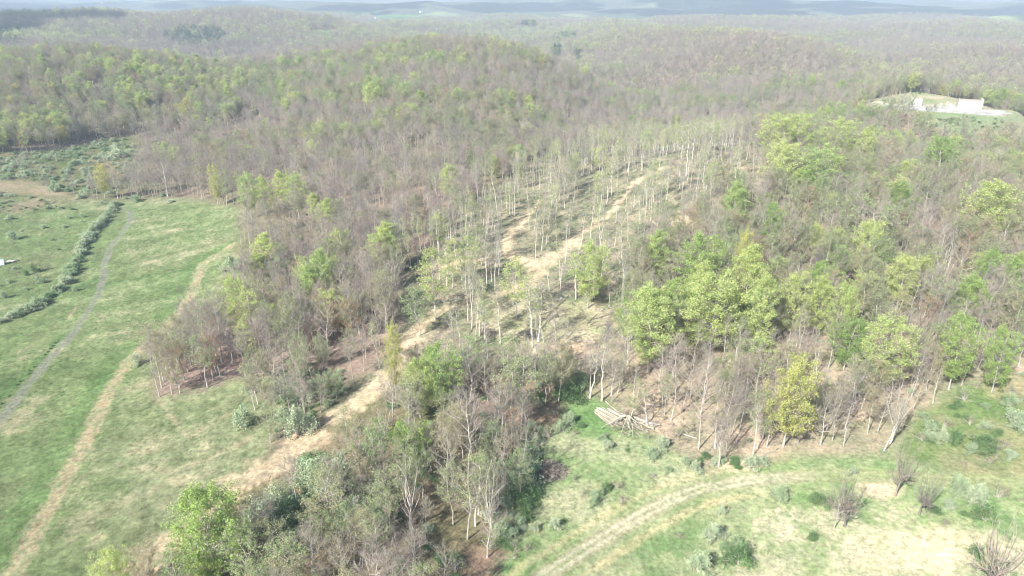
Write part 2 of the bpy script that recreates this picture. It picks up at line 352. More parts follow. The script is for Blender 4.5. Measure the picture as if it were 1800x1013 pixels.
def bark_material(name, c1, c2, scale=3):
    m, n, out = newmat(name)
    tc = n.nodes.new('ShaderNodeTexCoord'); t = noise(n, scale, 4, tc.outputs['Object'])
    oi = n.nodes.new('ShaderNodeObjectInfo')
    r = ramp(n, t.outputs[0], [(.32, c1), (.68, c2)])
    rr = ramp(n, oi.outputs['Random'], [(0, (.68, .70, .76)), (.3, (1.08, 1.0, .94)), (.6, (.90, .92, .88)), (.8, (1.0, 1.02, .86)), (1, (1.45, 1.38, 1.28))])
    p = n.nodes.new('ShaderNodeBsdfDiffuse'); n.links.new(mulcol(n, r.outputs[0], rr.outputs[0]), p.inputs['Color'])
    n.links.new(p.outputs[0], out.inputs[0]); return m
def leaf_material(name, stops, trans=.35):
    """stops: leaf colours picked per tree, mottled through the crown"""
    m, n, out = newmat(name)
    tc = n.nodes.new('ShaderNodeTexCoord'); oi = n.nodes.new('ShaderNodeObjectInfo')
    r = ramp(n, oi.outputs['Random'], stops)
    t = noise(n, .8, 3, tc.outputs['Object'])
    rv = ramp(n, t.outputs[0], [(.3, (.62, .70, .70)), (.7, (1.32, 1.25, 1.2))])
    c = mulcol(n, r.outputs[0], rv.outputs[0])
    d = n.nodes.new('ShaderNodeBsdfDiffuse'); n.links.new(c, d.inputs['Color'])
    s = n.nodes.new('ShaderNodeBsdfTranslucent'); n.links.new(c, s.inputs['Color'])
    mx = n.nodes.new('ShaderNodeMixShader'); mx.inputs[0].default_value = trans
    n.links.new(d.outputs[0], mx.inputs[1]); n.links.new(s.outputs[0], mx.inputs[2]); n.links.new(mx.outputs[0], out.inputs[0])
    return m
def plain(name, c, rough=.6, var=.12, scale=2.0, metal=0):
    m, n, out = newmat(name)
    tc = n.nodes.new('ShaderNodeTexCoord'); t = noise(n, scale, 4, tc.outputs['Object'])
    lo = tuple(x*(1-var) for x in c); hi = tuple(min(1, x*(1+var)) for x in c)
    r = ramp(n, t.outputs[0], [(.3, lo), (.7, hi)])
    p = n.nodes.new('ShaderNodeBsdfPrincipled'); p.inputs['Roughness'].default_value = rough; p.inputs['Metallic'].default_value = metal
    n.links.new(r.outputs[0], p.inputs['Base Color']); n.links.new(p.outputs[0], out.inputs[0]); return m

M = {
 'bark': bark_material('grey_bark', (.30, .275, .25), (.52, .49, .445)),
 'pale_bark': bark_material('pale_bark', (.40, .375, .335), (.62, .59, .53)),
 'dark_bark': bark_material('dark_bark', (.12, .105, .095), (.26, .235, .21)),
 'twig': bark_material('bare_twigs', (.262, .226, .198), (.38, .335, .30), .6),
 'pale_twig': bark_material('pale_twigs', (.27, .245, .22), (.42, .39, .35), .6),
 'lime': leaf_material('lime_leaves', [(0, (.52, .60, .23)), (.5, (.60, .66, .27)), (1, (.44, .55, .22))], .45),
 'yellow': leaf_material('yellow_leaves', [(0, (.60, .56, .21)), (1, (.55, .57, .21))], .45),
 'green': leaf_material('fresh_green_leaves', [(0, (.36, .50, .16)), (.5, (.43, .55, .19)), (1, (.31, .44, .16))], .45),
 'olive': leaf_material('olive_buds', [(0, (.38, .42, .21)), (.35, (.32, .43, .19)), (.7, (.42, .41, .23)), (1, (.42, .35, .22))]),
 'rust': leaf_material('rusty_buds', [(0, (.46, .27, .17)), (1, (.40, .28, .18))]),
 'silver': leaf_material('silver_leaves', [(0, (.44, .54, .33)), (.5, (.56, .62, .43)), (1, (.33, .45, .24))]),
 'shrubgreen': leaf_material('shrub_leaves', [(0, (.17, .30, .12)), (.5, (.22, .33, .14)), (1, (.14, .24, .10))]),
 'needle': leaf_material('evergreen_needles', [(0, (.030, .075, .035)), (1, (.045, .10, .04))], .1),
 'log': bark_material('cut_timber', (.40, .33, .26), (.62, .54, .44), 2),
 'slash': bark_material('dead_slash', (.26, .22, .18), (.46, .41, .35), 1),
}

# ------------------------------------------------------------------ mesh helpers
def mesh_from(name, verts, faces_flat, nper, mats, matidx=None, smooth=True, attrs=None):
    me = bpy.data.meshes.new(name)
    verts = np.asarray(verts, np.float32); faces_flat = np.asarray(faces_flat, np.int32).ravel()
    nf = len(nper); nper = np.asarray(nper, np.int32)
    me.vertices.add(len(verts)); me.vertices.foreach_set('co', verts.ravel())
    me.loops.add(len(faces_flat)); me.loops.foreach_set('vertex_index', faces_flat)
    me.polygons.add(nf); st_ = np.zeros(nf, np.int32); st_[1:] = np.cumsum(nper)[:-1]
    me.polygons.foreach_set('loop_start', st_)
    for m in mats: me.materials.append(m)
    if matidx is not None: me.polygons.foreach_set('material_index', np.asarray(matidx, np.int32))
    me.polygons.foreach_set('use_smooth', np.full(nf, smooth))
    me.update(calc_edges=True); me.validate()
    if attrs:
        for k, v in attrs.items():
            a = me.attributes.new(k, 'FLOAT_COLOR', 'POINT'); a.data.foreach_set('color', np.asarray(v, np.float32).ravel())
    return me
def link(name, me, parent=None, loc=None, rot=None, scale=None):
    o = bpy.data.objects.new(name, me); COL.objects.link(o)
    if parent is not None: o.parent = parent
    if loc is not None: o.location = loc
    if rot is not None: o.rotation_euler = rot
    if scale is not None: o.scale = scale
    return o
def tag(o, label=None, cat=None, group=None, kind=None):
    if label: o['label'] = label
    if cat: o['category'] = cat
    if group: o['group'] = group
    if kind: o['kind'] = kind
    return o

class Geo:
    """collects tubes, ribbons, leaves and boxes; one mesh out"""
    def __init__(s): s.v = []; s.f = []; s.n = []; s.m = []; s.c = 0
    def add(s, v, f, k, mi=0):
        v = np.asarray(v, float).reshape(-1, 3); f = np.asarray(f).reshape(-1, k)
        s.v.append(v); s.f.append((f+s.c).ravel()); s.n.append(np.full(len(f), k)); s.m.append(np.full(len(f), mi)); s.c += len(v)
    def tubes(s, P0, P1, R0, R1, sides=4, mi=0):
        P0 = np.asarray(P0, float).reshape(-1, 3); P1 = np.asarray(P1, float).reshape(-1, 3)
        R0 = np.broadcast_to(R0, (len(P0),)); R1 = np.broadcast_to(R1, (len(P0),))
        d = P1-P0; d /= np.maximum(np.linalg.norm(d, axis=1, keepdims=True), 1e-9)
        ref = np.where(np.abs(d[:, 2:3]) > .9, C(1, 0, 0), C(0, 0, 1)); a = np.cross(d, ref); a /= np.linalg.norm(a, axis=1, keepdims=True); b = np.cross(d, a)
        th = np.arange(sides)*2*math.pi/sides
        ring = a[:, None]*np.cos(th)[None, :, None] + b[:, None]*np.sin(th)[None, :, None]
        v = np.concatenate([P0[:, None]+ring*R0[:, None, None], P1[:, None]+ring*R1[:, None, None]], 1)
        k = np.arange(sides); k2 = (k+1) % sides
        f = np.stack([k, k2, k2+sides, k+sides], -1)
        f = f[None]+(np.arange(len(P0))*2*sides)[:, None, None]
        s.add(v, f, 4, mi)
        capf = (np.arange(sides)+sides)[None]+(np.arange(len(P0))*2*sides)[:, None]
        s.f.append((capf + s.c - len(v.reshape(-1, 3))).ravel()); s.n.append(np.full(len(P0), sides)); s.m.append(np.full(len(P0), mi))
    def ribbons(s, P0, P1, wd, rng, mi=0):
        P0 = np.asarray(P0, float).reshape(-1, 3); P1 = np.asarray(P1, float).reshape(-1, 3)
        d = P1-P0; d /= np.maximum(np.linalg.norm(d, axis=1, keepdims=True), 1e-9)
        a = np.cross(d, rng.normal(size=d.shape)); a /= np.maximum(np.linalg.norm(a, axis=1, keepdims=True), 1e-9)
        v = np.stack([P0-a*wd/2, P0+a*wd/2, P1], 1)
        s.add(v, np.arange(3*len(P0)).reshape(-1, 3), 3, mi)
    def leaves(s, P, size, rng, mi=0, flat=.7):
        P = np.asarray(P, float).reshape(-1, 3); n = len(P)
        nrm = rng.normal(size=(n, 3)); nrm[:, 2] = np.abs(nrm[:, 2])+flat; nrm /= np.linalg.norm(nrm, axis=1, keepdims=True)
        a = np.cross(nrm, rng.normal(size=(n, 3))); a /= np.linalg.norm(a, axis=1, keepdims=True); b = np.cross(nrm, a)
        h = (size*rng.uniform(.35, 1.6, n))[:, None]/2
        v = np.stack([P-a*h, P-b*h*.8, P+a*h, P+b*h*.8], 1)
        s.add(v, np.arange(4*n).reshape(-1, 4), 4, mi)
    def box(s, c, d, rz=0, mi=0, taper=1.0):
        x, y, z = np.array(d)/2.0; t = taper
        v = np.array([(-x, -y, -z), (x, -y, -z), (x, y, -z), (-x, y, -z), (-x*t, -y*t, z), (x*t, -y*t, z), (x*t, y*t, z), (-x*t, y*t, z)])
        ca_, sa_ = math.cos(rz), math.sin(rz); R = np.array([[ca_, -sa_, 0], [sa_, ca_, 0], [0, 0, 1]])
        s.add(v @ R.T + np.array(c), [(0, 3, 2, 1), (4, 5, 6, 7), (0, 1, 5, 4), (1, 2, 6, 5), (2, 3, 7, 6), (3, 0, 4, 7)], 4, mi)
    def mesh(s, name, mats, smooth=False):
        return mesh_from(name, np.concatenate(s.v), np.concatenate(s.f), np.concatenate(s.n), mats, np.concatenate(s.m), smooth)

# ------------------------------------------------------------------ the ground, cut into its named pieces
def build_ground():
    na, nr = GX.shape
    # centre-of-face classes
    cen = lambda A: (A[:, :-1]+np.roll(A, -1, 0)[:, :-1]+A[:, 1:]+np.roll(A, -1, 0)[:, 1:])/4.0
    cls = np.zeros((na, nr-1), int)
    f = lambda A: (A[:, :-1]+A[:, 1:])/2.0
    cls[f(GR) > 3600] = 5
    cls[f((m_md | m_fd).astype(float)) > .5] = 1
    cls[f(sk) > .5] = 2; cls[f(st) > .5] = 6
    cls[f(tk) > .5] = 3; cls[f(fm) > .5] = 4
    cls[f(m_pad.astype(float)) > .5] = 7
    idx = np.arange(na*nr).reshape(na, nr)
    q = np.stack([idx[:, :-1], np.roll(idx, -1, 0)[:, :-1], np.roll(idx, -1, 0)[:, 1:], idx[:, 1:]], -1)
    co = np.stack([GX, GY, GZ], -1).reshape(-1, 3); ca4 = np.concatenate([col, np.ones(GX.shape+(1,))], -1).reshape(-1, 4)
    # vertex normals of the whole sheet, so that the pieces shade as one surface
    gz_a = np.stack([np.gradient(GX, axis=0), np.gradient(GY, axis=0), np.gradient(GZ, axis=0)], -1)
    gz_r = np.stack([np.gradient(GX, axis=1), np.gradient(GY, axis=1), np.gradient(GZ, axis=1)], -1)
    N = np.cross(gz_r, gz_a).reshape(-1, 3); N = np.where(N[:, 2:3] < 0, -N, N); N /= np.maximum(np.linalg.norm(N, axis=1, keepdims=True), 1e-9)
    names = {0: ('ground', 'leaf littered woodland ground rolling away under the bare trees'), 1: ('meadow', 'green and straw coloured grass of the open meadows'),
             2: ('dirt_road', 'sandy tan logging road cut through the thinned wood'), 3: ('gravel_track', 'thin grey gravel track curving up the left meadow'),
             4: ('farm_track', 'two rutted grassy track crossing the lower right field'), 5: ('far_hills', 'hazy blue wooded hills along the horizon'),
             6: ('straw_path', 'straw covered pipeline strip running up the left meadow'), 7: ('gravel_pad', 'pale grey gravel yard cut into the knoll')}
    for k, (nm, lb) in names.items():
        qq = q[cls == k].reshape(-1, 4)
        if not len(qq): continue
        used, inv = np.unique(qq, return_inverse=True)
        me = mesh_from(nm, co[used], inv.reshape(-1), np.full(len(qq), 4), [M_TERRAIN], attrs={'albedo': ca4[used]})
        me.normals_split_custom_set_from_vertices([tuple(x) for x in N[used]])
        o = link(nm, me); tag(o, lb, None, None, 'structure')
build_ground()

# haze: one closed box of even air round everything below the camera
def haze():
    g = Geo(); lo, hi = float(GZ.min())-1.5, 128.0
    g.box((0, 0, (lo+hi)/2), (88000, 88000, hi-lo))
    m, n, out = newmat('haze'); v = n.nodes.new('ShaderNodeVolumePrincipled')
    v.inputs['Color'].default_value = (*HAZE_COLOR, 1); v.inputs['Density'].default_value = HAZE_DENSITY
    v.inputs['Anisotropy'].default_value = 0.0
    n.links.new(v.outputs[0], out.inputs['Volume'])
    o = link('haze', g.mesh('haze', [m])); tag(o, 'thin blue haze filling the air over the hills', None, None, 'stuff')
haze()

# ------------------------------------------------------------------ tree prototypes
def envelope(s, shape):
    """crown half width at height fraction s of the crown"""
    if shape == 'round': return math.sqrt(max(0, 1-(2*s-1)**2))**.8
    if shape == 'vase': return max(0, min(1, s*1.6+.15))*math.sqrt(max(0, 1-s**3.2))
    if shape == 'tall': return (max(0, math.sin(math.pi*min(1, s*.85+.12))))**.8
    if shape == 'cone': return max(0, 1-s)**.8
    return 1
def tree_skeleton(rng, H, W, base, nl, nb, nt, shape, r0, tw_len, wob=.25, lean=(0, 0), upward=.55, trunk_top=.86, forked=False):
    """returns trunk segments, limb segments, branch segments, twig segments and crown points (all arrays)"""
    n = 9; t = np.linspace(0, 1, n); top = H*trunk_top
    px = np.cumsum(rng.normal(0, wob, n))*np.minimum(t*2, 1); py = np.cumsum(rng.normal(0, wob, n))*np.minimum(t*2, 1)
    px -= px[0]; py -= py[0]
    T = np.stack([px+lean[0]*t*top, py+lean[1]*t*top, t*top], 1); TR = r0*(1-.80*t)*(1+.5*np.exp(-t*25))
    def on_trunk(z):
        return np.array([np.interp(z, T[:, 2], T[:, 0]), np.interp(z, T[:, 2], T[:, 1]), z]), np.interp(z, T[:, 2], TR)
    L = []; B = []; TW = []; pts = []; segT = [(T[i], T[i+1], TR[i], TR[i+1]) for i in range(n-1)]
    H0 = H*base
    for i in range(nl):
        s = (i+.5+rng.uniform(-.4, .4))/nl
        tz = H0+(H-H0)*s; R = W/2*envelope(s, shape)*rng.uniform(.72, 1.12)
        ang = i*2.39996+rng.uniform(-.5, .5)
        hs = min(max(tz - upward*R - rng.uniform(0, .12)*H, H0*.8 if not forked else H*.2), top*.98)
        if forked: hs = H*rng.uniform(.18, .42)
        p0, rt = on_trunk(hs); tip = np.array([p0[0]*.6+lean[0]*tz*.4+R*math.cos(ang), p0[1]*.6+lean[1]*tz*.4+R*math.sin(ang), tz])
        rl = min(rt*.55, .02+.022*np.linalg.norm(tip-p0)); m = 5; prev = p0; pr = rl; bend = rng.normal(0, .06, 3)*np.linalg.norm(tip-p0)
        path = [p0]
        for k in range(1, m+1):
            q = k/m; c = p0*(1-q)+tip*q + bend*math.sin(math.pi*q) + np.array([0, 0, -.10*R*math.sin(math.pi*q)]) + rng.normal(0, .10, 3)
            r1 = rl*(1-.85*q)+.012; L.append((prev, c, pr, r1)); prev = c; pr = r1; path.append(c)
        path = np.array(path); LL = np.linalg.norm(tip-p0)
        for j in range(nb):
            q = .22+.78*(j+rng.uniform(0, 1))/nb; x = q*m; a = min(int(x), m-1); c0 = path[a]*(1-(x-a))+path[a+1]*(x-a)
            out_ = (tip-p0)/LL; dr = out_*.7+rng.normal(0, .55, 3)+np.array([0, 0, .35]); dr /= np.linalg.norm(dr)
            bl = LL*(.50-.25*q)*rng.uniform(.7, 1.3)+.5; rb = max(.014, rl*(1-.8*q)*.5)
            c1 = c0+dr*bl*.5; dr2 = dr+rng.normal(0, .25, 3)+np.array([0, 0, .15]); c2 = c1+dr2/np.linalg.norm(dr2)*bl*.5
            B.append((c0, c1, rb, rb*.7)); B.append((c1, c2, rb*.7, rb*.4)); pts.append(c2); pts.append(c1*.5+c2*.5)
            for k in range(nt):
                q2 = rng.uniform(.15, 1); e0 = c0*(1-q2*2)+c1*q2*2 if q2 < .5 else c1*(2-2*q2)+c2*(2*q2-1)
                d3 = dr*.6+rng.normal(0, .6, 3)+np.array([0, 0, .25]); d3 /= np.linalg.norm(d3)
                TW.append((e0, e0+d3*tw_len*rng.uniform(.5, 1.4)))
    return segT, L, B, TW, np.array(pts)
def seg_arrays(S_):
    return np.array([a[0] for a in S_]), np.array([a[1] for a in S_]), np.array([a[2] for a in S_]), np.array([a[3] for a in S_])

PROTO = {}
def finish_proto(key, gt, gc, bark, mats, H, W):
    g = Geo()
    for q, k in ((gt, 0), (gc, 1)):
        off = g.c
        g.v += q.v; g.n += q.n; g.m += [m+k for m in q.m]
        g.f += [f+off for f in q.f]; g.c += q.c
    PROTO[key] = dict(trunk=gt.mesh(key+'_trunk', [bark], True), crown=gc.mesh(key+'_crown', mats), one=g.mesh(key, [bark]+mats), H=H, W=W)
def make_proto(key, seed, H, W, base, nl, nb, nt, shape, r0, bark, crown_kind, leaf=None, leaf_n=0, leaf_size=.3, clump=.7, tw=1.1, tww=.030, twig='twig', **kw):
    rng = np.random.default_rng(seed)
    segT, L, B, TW, pts = tree_skeleton(rng, H, W, base, nl, nb, nt, shape, r0, tw, **kw)
    gt = Geo(); a = seg_arrays(segT); gt.tubes(*a, sides=6)
    a = seg_arrays(L); gt.tubes(*a, sides=4)
    gc = Geo(); a = seg_arrays(B); gc.tubes(*a, sides=3, mi=0)
    P0 = np.array([t[0] for t in TW]); P1 = np.array([t[1] for t in TW]); gc.ribbons(P0, P1, tww, rng, 0)
    mats = [M[twig]]
    if leaf:
        mats.append(M[leaf])
        if crown_kind == 'bud':                                     # scattered small leaves along the twigs
            k = rng.integers(0, len(TW), leaf_n); q = rng.uniform(.3, 1.05, leaf_n)[:, None]
            gc.leaves(P0[k]*(1-q)+P1[k]*q+rng.normal(0, .10, (leaf_n, 3)), leaf_size, rng, 1)
        else:                                                       # leaf clumps at the branch ends
            k = rng.integers(0, len(pts), leaf_n)
            off = rng.normal(0, 1, (leaf_n, 3)); off /= np.linalg.norm(off, axis=1, keepdims=True); off *= (rng.uniform(0, 1, leaf_n)**.5)[:, None]*clump
            off[:, 2] *= .6
            gc.leaves(pts[k]+off, leaf_size, rng, 1)
    finish_proto(key, gt, gc, M[bark], mats, H, W)

# leafless woodland trees
for i in range(4): make_proto(f'bare{i}', 10+i, [20, 18, 21.5, 16][i], [8.5, 6.4, 8.5, 9][i], [.42, .62, .40, .30][i], 18, 8, 10, ['round', 'tall', 'round', 'round'][i], .19, 'bark', 'twigs', tww=.038)
# leafless with a mist of opening buds
for i in range(3): make_proto(f'bud{i}', 20+i, [19, 21, 17][i], [8, 7.5, 9][i], [.38, .45, .32][i], 18, 8, 10, ['round', 'tall', 'round'][i], .19, 'bark', 'bud', leaf='olive', leaf_n=4200, leaf_size=.20, tww=.036)
for i in range(1): make_proto(f'rust{i}', 25+i, 16, 7.5, .35, 15, 6, 8, 'round', .17, 'bark', 'bud', leaf='rust', leaf_n=3800, leaf_size=.20)
# trees in young leaf
for i in range(3): make_proto(f'lime{i}', 30+i, [20, 22, 18][i], [11, 9.5, 12][i], [.25, .25, .22][i], 34, 9, 2, ['round', 'tall', 'round'][i], .25, 'bark', 'leaf', leaf='lime', leaf_n=19000, leaf_size=.24, clump=1.0)
for i in range(2): make_proto(f'green{i}', 40+i, [19, 17][i], [10.5, 11.5][i], [.22, .20][i], 34, 9, 2, 'round', .25, 'bark', 'leaf', leaf='green', leaf_n=19000, leaf_size=.24, clump=1.0)
make_proto('green2', 48, 14, 11.5, .04, 40, 10, 2, 'round', .3, 'bark', 'leaf', leaf='green', leaf_n=30000, leaf_size=.24, clump=1.0)
make_proto('yellow0', 45, 18, 10.5, .24, 32, 9, 2, 'round', .24, 'bark', 'leaf', leaf='yellow', leaf_n=17000, leaf_size=.24, clump=1.0)
make_proto('thin0', 46, 20, 8.5, .35, 20, 8, 6, 'tall', .2, 'bark', 'leaf', leaf='lime', leaf_n=4600, leaf_size=.25, clump=.9)
make_proto('thin1', 47, 19, 9, .35, 20, 8, 7, 'round', .2, 'pale_bark', 'leaf', leaf='olive', leaf_n=4600, leaf_size=.24, clump=.9)
# tall thin poles left standing by the loggers
for i in range(3): make_proto(f'pole{i}', 50+i, [22, 20, 18][i], [4, 3.6, 3.4][i], [.60, .66, .55][i], 12, 5, 9, 'tall', .185, 'pale_bark', 'bud', leaf='lime' if i == 0 else 'olive', leaf_n=[900, 500, 100][i], leaf_size=.2, tww=.034, twig='pale_twig')
# open grown, with big white limbs
for i in range(3): make_proto(f'white{i}', 60+i, [18, 16, 19][i], [11, 12, 12][i], [.2, .25, .3][i], 11, 7, 9, 'vase', .36, 'pale_bark', 'twigs', tww=.034, wob=.35, twig='pale_twig', forked=(i != 2), trunk_top=.7)
make_proto('old0', 64, 14, 13, .15, 18, 8, 10, 'round', .42, 'dark_bark', 'twigs', tww=.038, wob=.3, forked=True, trunk_top=.6)
def conifer(key, seed, H, W):
    rng = np.random.default_rng(seed); gt = Geo(); gt.tubes([(0, 0, 0), (0, 0, H*.5)], [(0, 0, H*.5), (0, 0, H)], [.22, .13], [.13, .02], 6)
    gc = Geo(); P = []
    for k in range(26):
        s = k/26; z = H*(.1+.88*s); R = W/2*(1-s)**.85+.2
        for j in range(9):
            a = rng.uniform(0, 6.28); tip = np.array([R*math.cos(a), R*math.sin(a), z-R*.25]); gc.tubes([(0, 0, z)], [tip], .03, .01, 3)
            for q in rng.uniform(.25, 1, 14): P.append(np.array([0, 0, z])*(1-q)+tip*q+rng.normal(0, .16, 3))
    gc.leaves(P, .34, rng, 1)
    finish_proto(key, gt, gc, M['dark_bark'], [M['dark_bark'], M['needle']], H, W)
conifer('pine0', 70, 15, 6)
def shrub(key, seed, H, W, leaf, n, size, twig='twig', stems=14):
    rng = np.random.default_rng(seed); gs = Geo(); gc = Geo(); P = []; T0 = []; T1 = []
    for i in range(stems):
        a = rng.uniform(0, 6.28); R = W/2*rng.uniform(.25, 1)**.6*(1+.45*math.sin(a*2+seed)+.25*math.sin(a*3+seed*2)); h = H*rng.uniform(.6, 1)*math.sqrt(max(.1, 1-(R/(W/2))**2*.8))
        b = np.array([rng.normal(0, .15), rng.normal(0, .15), 0]); mid = b+np.array([R*.35*math.cos(a), R*.35*math.sin(a), h*.6]); tip = np.array([R*math.cos(a), R*math.sin(a), h])
        gs.tubes([b, mid], [mid, tip], [.045, .03], [.03, .012], 4)
        for q in rng.uniform(.3, 1.05, 14):
            c = mid*(1-q)+tip*q; e = c+rng.normal(0, .38, 3); T0.append(c); T1.append(e); P.append(e); P.append((c+e)/2)
    gc.ribbons(T0, T1, .022, rng, 0); P = np.array(P)
    if n:
        k = rng.integers(0, len(P), n); gc.leaves(np.maximum(P[k]+rng.normal(0, .22, (n, 3)), [-99, -99, .12]), size, rng, 1)
    finish_proto(key, gs, gc, M['bark'], [M[twig], M[leaf or 'olive']], H, W)
for i in range(3): shrub(f'silver{i}', 80+i, [3.0, 2.4, 3.4][i], [4.2, 3.4, 5.0][i], 'silver', [3400, 2400, 4600][i], .18, 'pale_twig', [26, 20, 32][i])
for i in range(2): shrub(f'bush{i}', 90+i, [2.2, 1.5][i], [3.2, 2.4][i], 'shrubgreen', [2600, 1500][i], .17, 'twig', [22, 16][i])
for i in range(2): shrub(f'brush{i}', 95+i, [3.2, 2.2][i], [3.6, 3.0][i], 'olive', [420, 260][i], .15, 'twig', 22)

# light prototypes for the woods beyond a kilometre, the same build with fewer, larger pieces
def far_proto(key, seed, H, W, leaf, n, size, twig=True):
    rng = np.random.default_rng(seed); g = Geo()
    g.tubes([(0, 0, 0), (0, 0, H*.45)], [(0, 0, H*.45), (0, 0, H*.85)], [.22, .15], [.15, .03], 3, 0)
    k = 46; z = rng.uniform(.35, 1, k)*H; s = (z/H-.35)/.65; R = W/2*np.sqrt(np.maximum(0, 1-(2*s-1)**2))**.8; a = rng.uniform(0, 6.28, k)
    P = np.stack([R*np.cos(a), R*np.sin(a), z], 1); P0 = np.stack([0*z, 0*z, z-R*.6], 1); g.tubes(P0, P, .06, .02, 3, 0)
    j = rng.integers(0, k, 230); e0 = P0[j]*.4+P[j]*.6; g.ribbons(e0, P[j]+rng.normal(0, .8, (230, 3)), .11, rng, 0)
    mats = [M['twig']]
    if leaf:
        mats.append(M[leaf]); j = rng.integers(0, k, n); g.leaves(P[j]+rng.normal(0, .7, (n, 3)), size, rng, 1)
    PROTO[key] = dict(one=g.mesh(key, mats), H=H, W=W)
far_proto('farbare0', 101, 18, 8, None, 0, 0); far_proto('farbare1', 102, 16, 9, 'olive', 90, .45)
far_proto('farbud0', 103, 18, 9, 'olive', 330, .5); far_proto('farlime0', 104, 19, 10, 'lime', 620, .6); far_proto('fargreen0', 105, 18, 9.5, 'green', 420, .6)
far_proto('farrust0', 106, 16, 8, 'rust', 260, .5); far_proto('farpine0', 107, 14, 6, 'needle', 520, .6)

# ------------------------------------------------------------------ where everything grows
rng = np.random.default_rng(7)
def pick(mix, n, r_):
    ks = list(mix); p = np.array([mix[k] for k in ks], float); p /= p.sum()
    return np.array(ks)[r_.choice(len(ks), n, p=p)]
B4 = lambda t: {f'bare{i}': t*q for i, q in enumerate((.32, .28, .26, .14))}
D3 = lambda t: {f'bud{i}': t/3 for i in range(3)}
def mix(bare=0, bud=0, lime=0, green=0, **kw):
    d = {}
    if bare: d.update(B4(bare))
    if bud: d.update(D3(bud))
    if lime: d.update({f'lime{i}': lime/3 for i in range(3)})
    if green: d.update({f'green{i}': green/2 for i in range(2)})
    d.update(kw); return d
ZONES = [   # polygon, spacing, mix, scale range
 (SHRUBEDGE, 3.3, mix(bare=.20, bud=.28, brush0=.3, silver2=.2, silver0=.25, bush0=.35), (.5, .85)),
 (MEADOW, 0, None, None), (CLEARING, 15, mix(bare=.1, pole0=.3, pole1=.5, pole2=.4), (.8, 1.05)),
 (BAREPATCH, 0, None, None),
 (SHRUBLAND, 5.6, dict(silver0=.22, silver1=.24, silver2=.14, bush0=.12, bush1=.12, brush0=.3, brush1=.3, bare3=.02), (.7, 1.25)),
 (BRUSHY, 7.5, dict(silver0=.25, silver1=.3, silver2=.12, bush0=.2, bush1=.2, brush0=.2, brush1=.2), (.6, 1.1)),
 (FIELD, 0, None, None),
 (LOGGED, 8.3, mix(bare=.10, bud=.05, pole0=.30, pole1=.5, pole2=.55, thin0=.05), (.75, 1.08)),
 (LEFTCLUMP, 4.6, mix(bare=.72, bud=.20, rust0=.05, lime=.02), (.8, 1.08)),
 (LOWWOOD, 4.5, mix(bare=.46, bud=.46, thin1=.10, white0=.03, white1=.03, brush0=.30, bush0=.30, silver0=.16, green=.008), (.6, .95)),
]
NEAR_R = 1050
def in_view(x, y, z, h=0, m=40):
    u, v = proj(x, y, z); u2, v2 = proj(x, y, z+h)
    return (y > 5) & (u > -m) & (u < 1800+m) & (v > -m) & (v2 < 1013+m)
# line of sight over the terrain, per azimuth column
elev = (GZ-CAM_H)/GR; horizon = np.maximum.accumulate(elev, axis=1)
def hidden(x, y, z, margin):
    a = np.degrees(np.arctan2(x, y)); r = np.hypot(x, y)
    i = np.clip(np.searchsorted(AZ, a)-1, 0, len(AZ)-1); j = np.clip(np.searchsorted(RR, r*.985)-1, 0, len(RR)-1)
    return (z+margin-CAM_H)/r < horizon[i, j]
def roads_clear(x, y, extra=0):
    ok = np.ones(x.shape, bool)
    if extra == 0 and x.size > 2:                                   # the cut bank on the downhill side of the lower road is open too
        lowr = RW['skid'][:11]
        for k in (4.0, 8.0):
            for nm in ('skid', 'skid_b'): ok &= np.abs(roaddist(x, y+k, RW[nm])) > 3.0
        for k in (12.0, 16.0, 20.0, 24.0): ok &= np.abs(roaddist(x, y+k, RW['skid'][:8])) > 3.4
        for k in (4.0, 8.0, 12.0, 16.0): ok &= np.abs(roaddist(x, y+k, lowr)) > (4.4 if k < 9 else 3.2)
    for k, wd in (('skid', 4.6), ('skid_b', 4.4), ('skid_c', 3.4), ('skid_d', 5), ('skid_e', 3), ('straw', 3.5), ('track', 4), ('farm', 4.5)):
        ok &= np.abs(roaddist(x, y, RW[k])) > wd+extra
    for k, wd in (('faraway', 9), ('faraway_b', 9), ('faraway_c', 11), ('padroad', 5)): ok &= np.abs(roaddist(x, y, RW[k])) > wd
    return ok

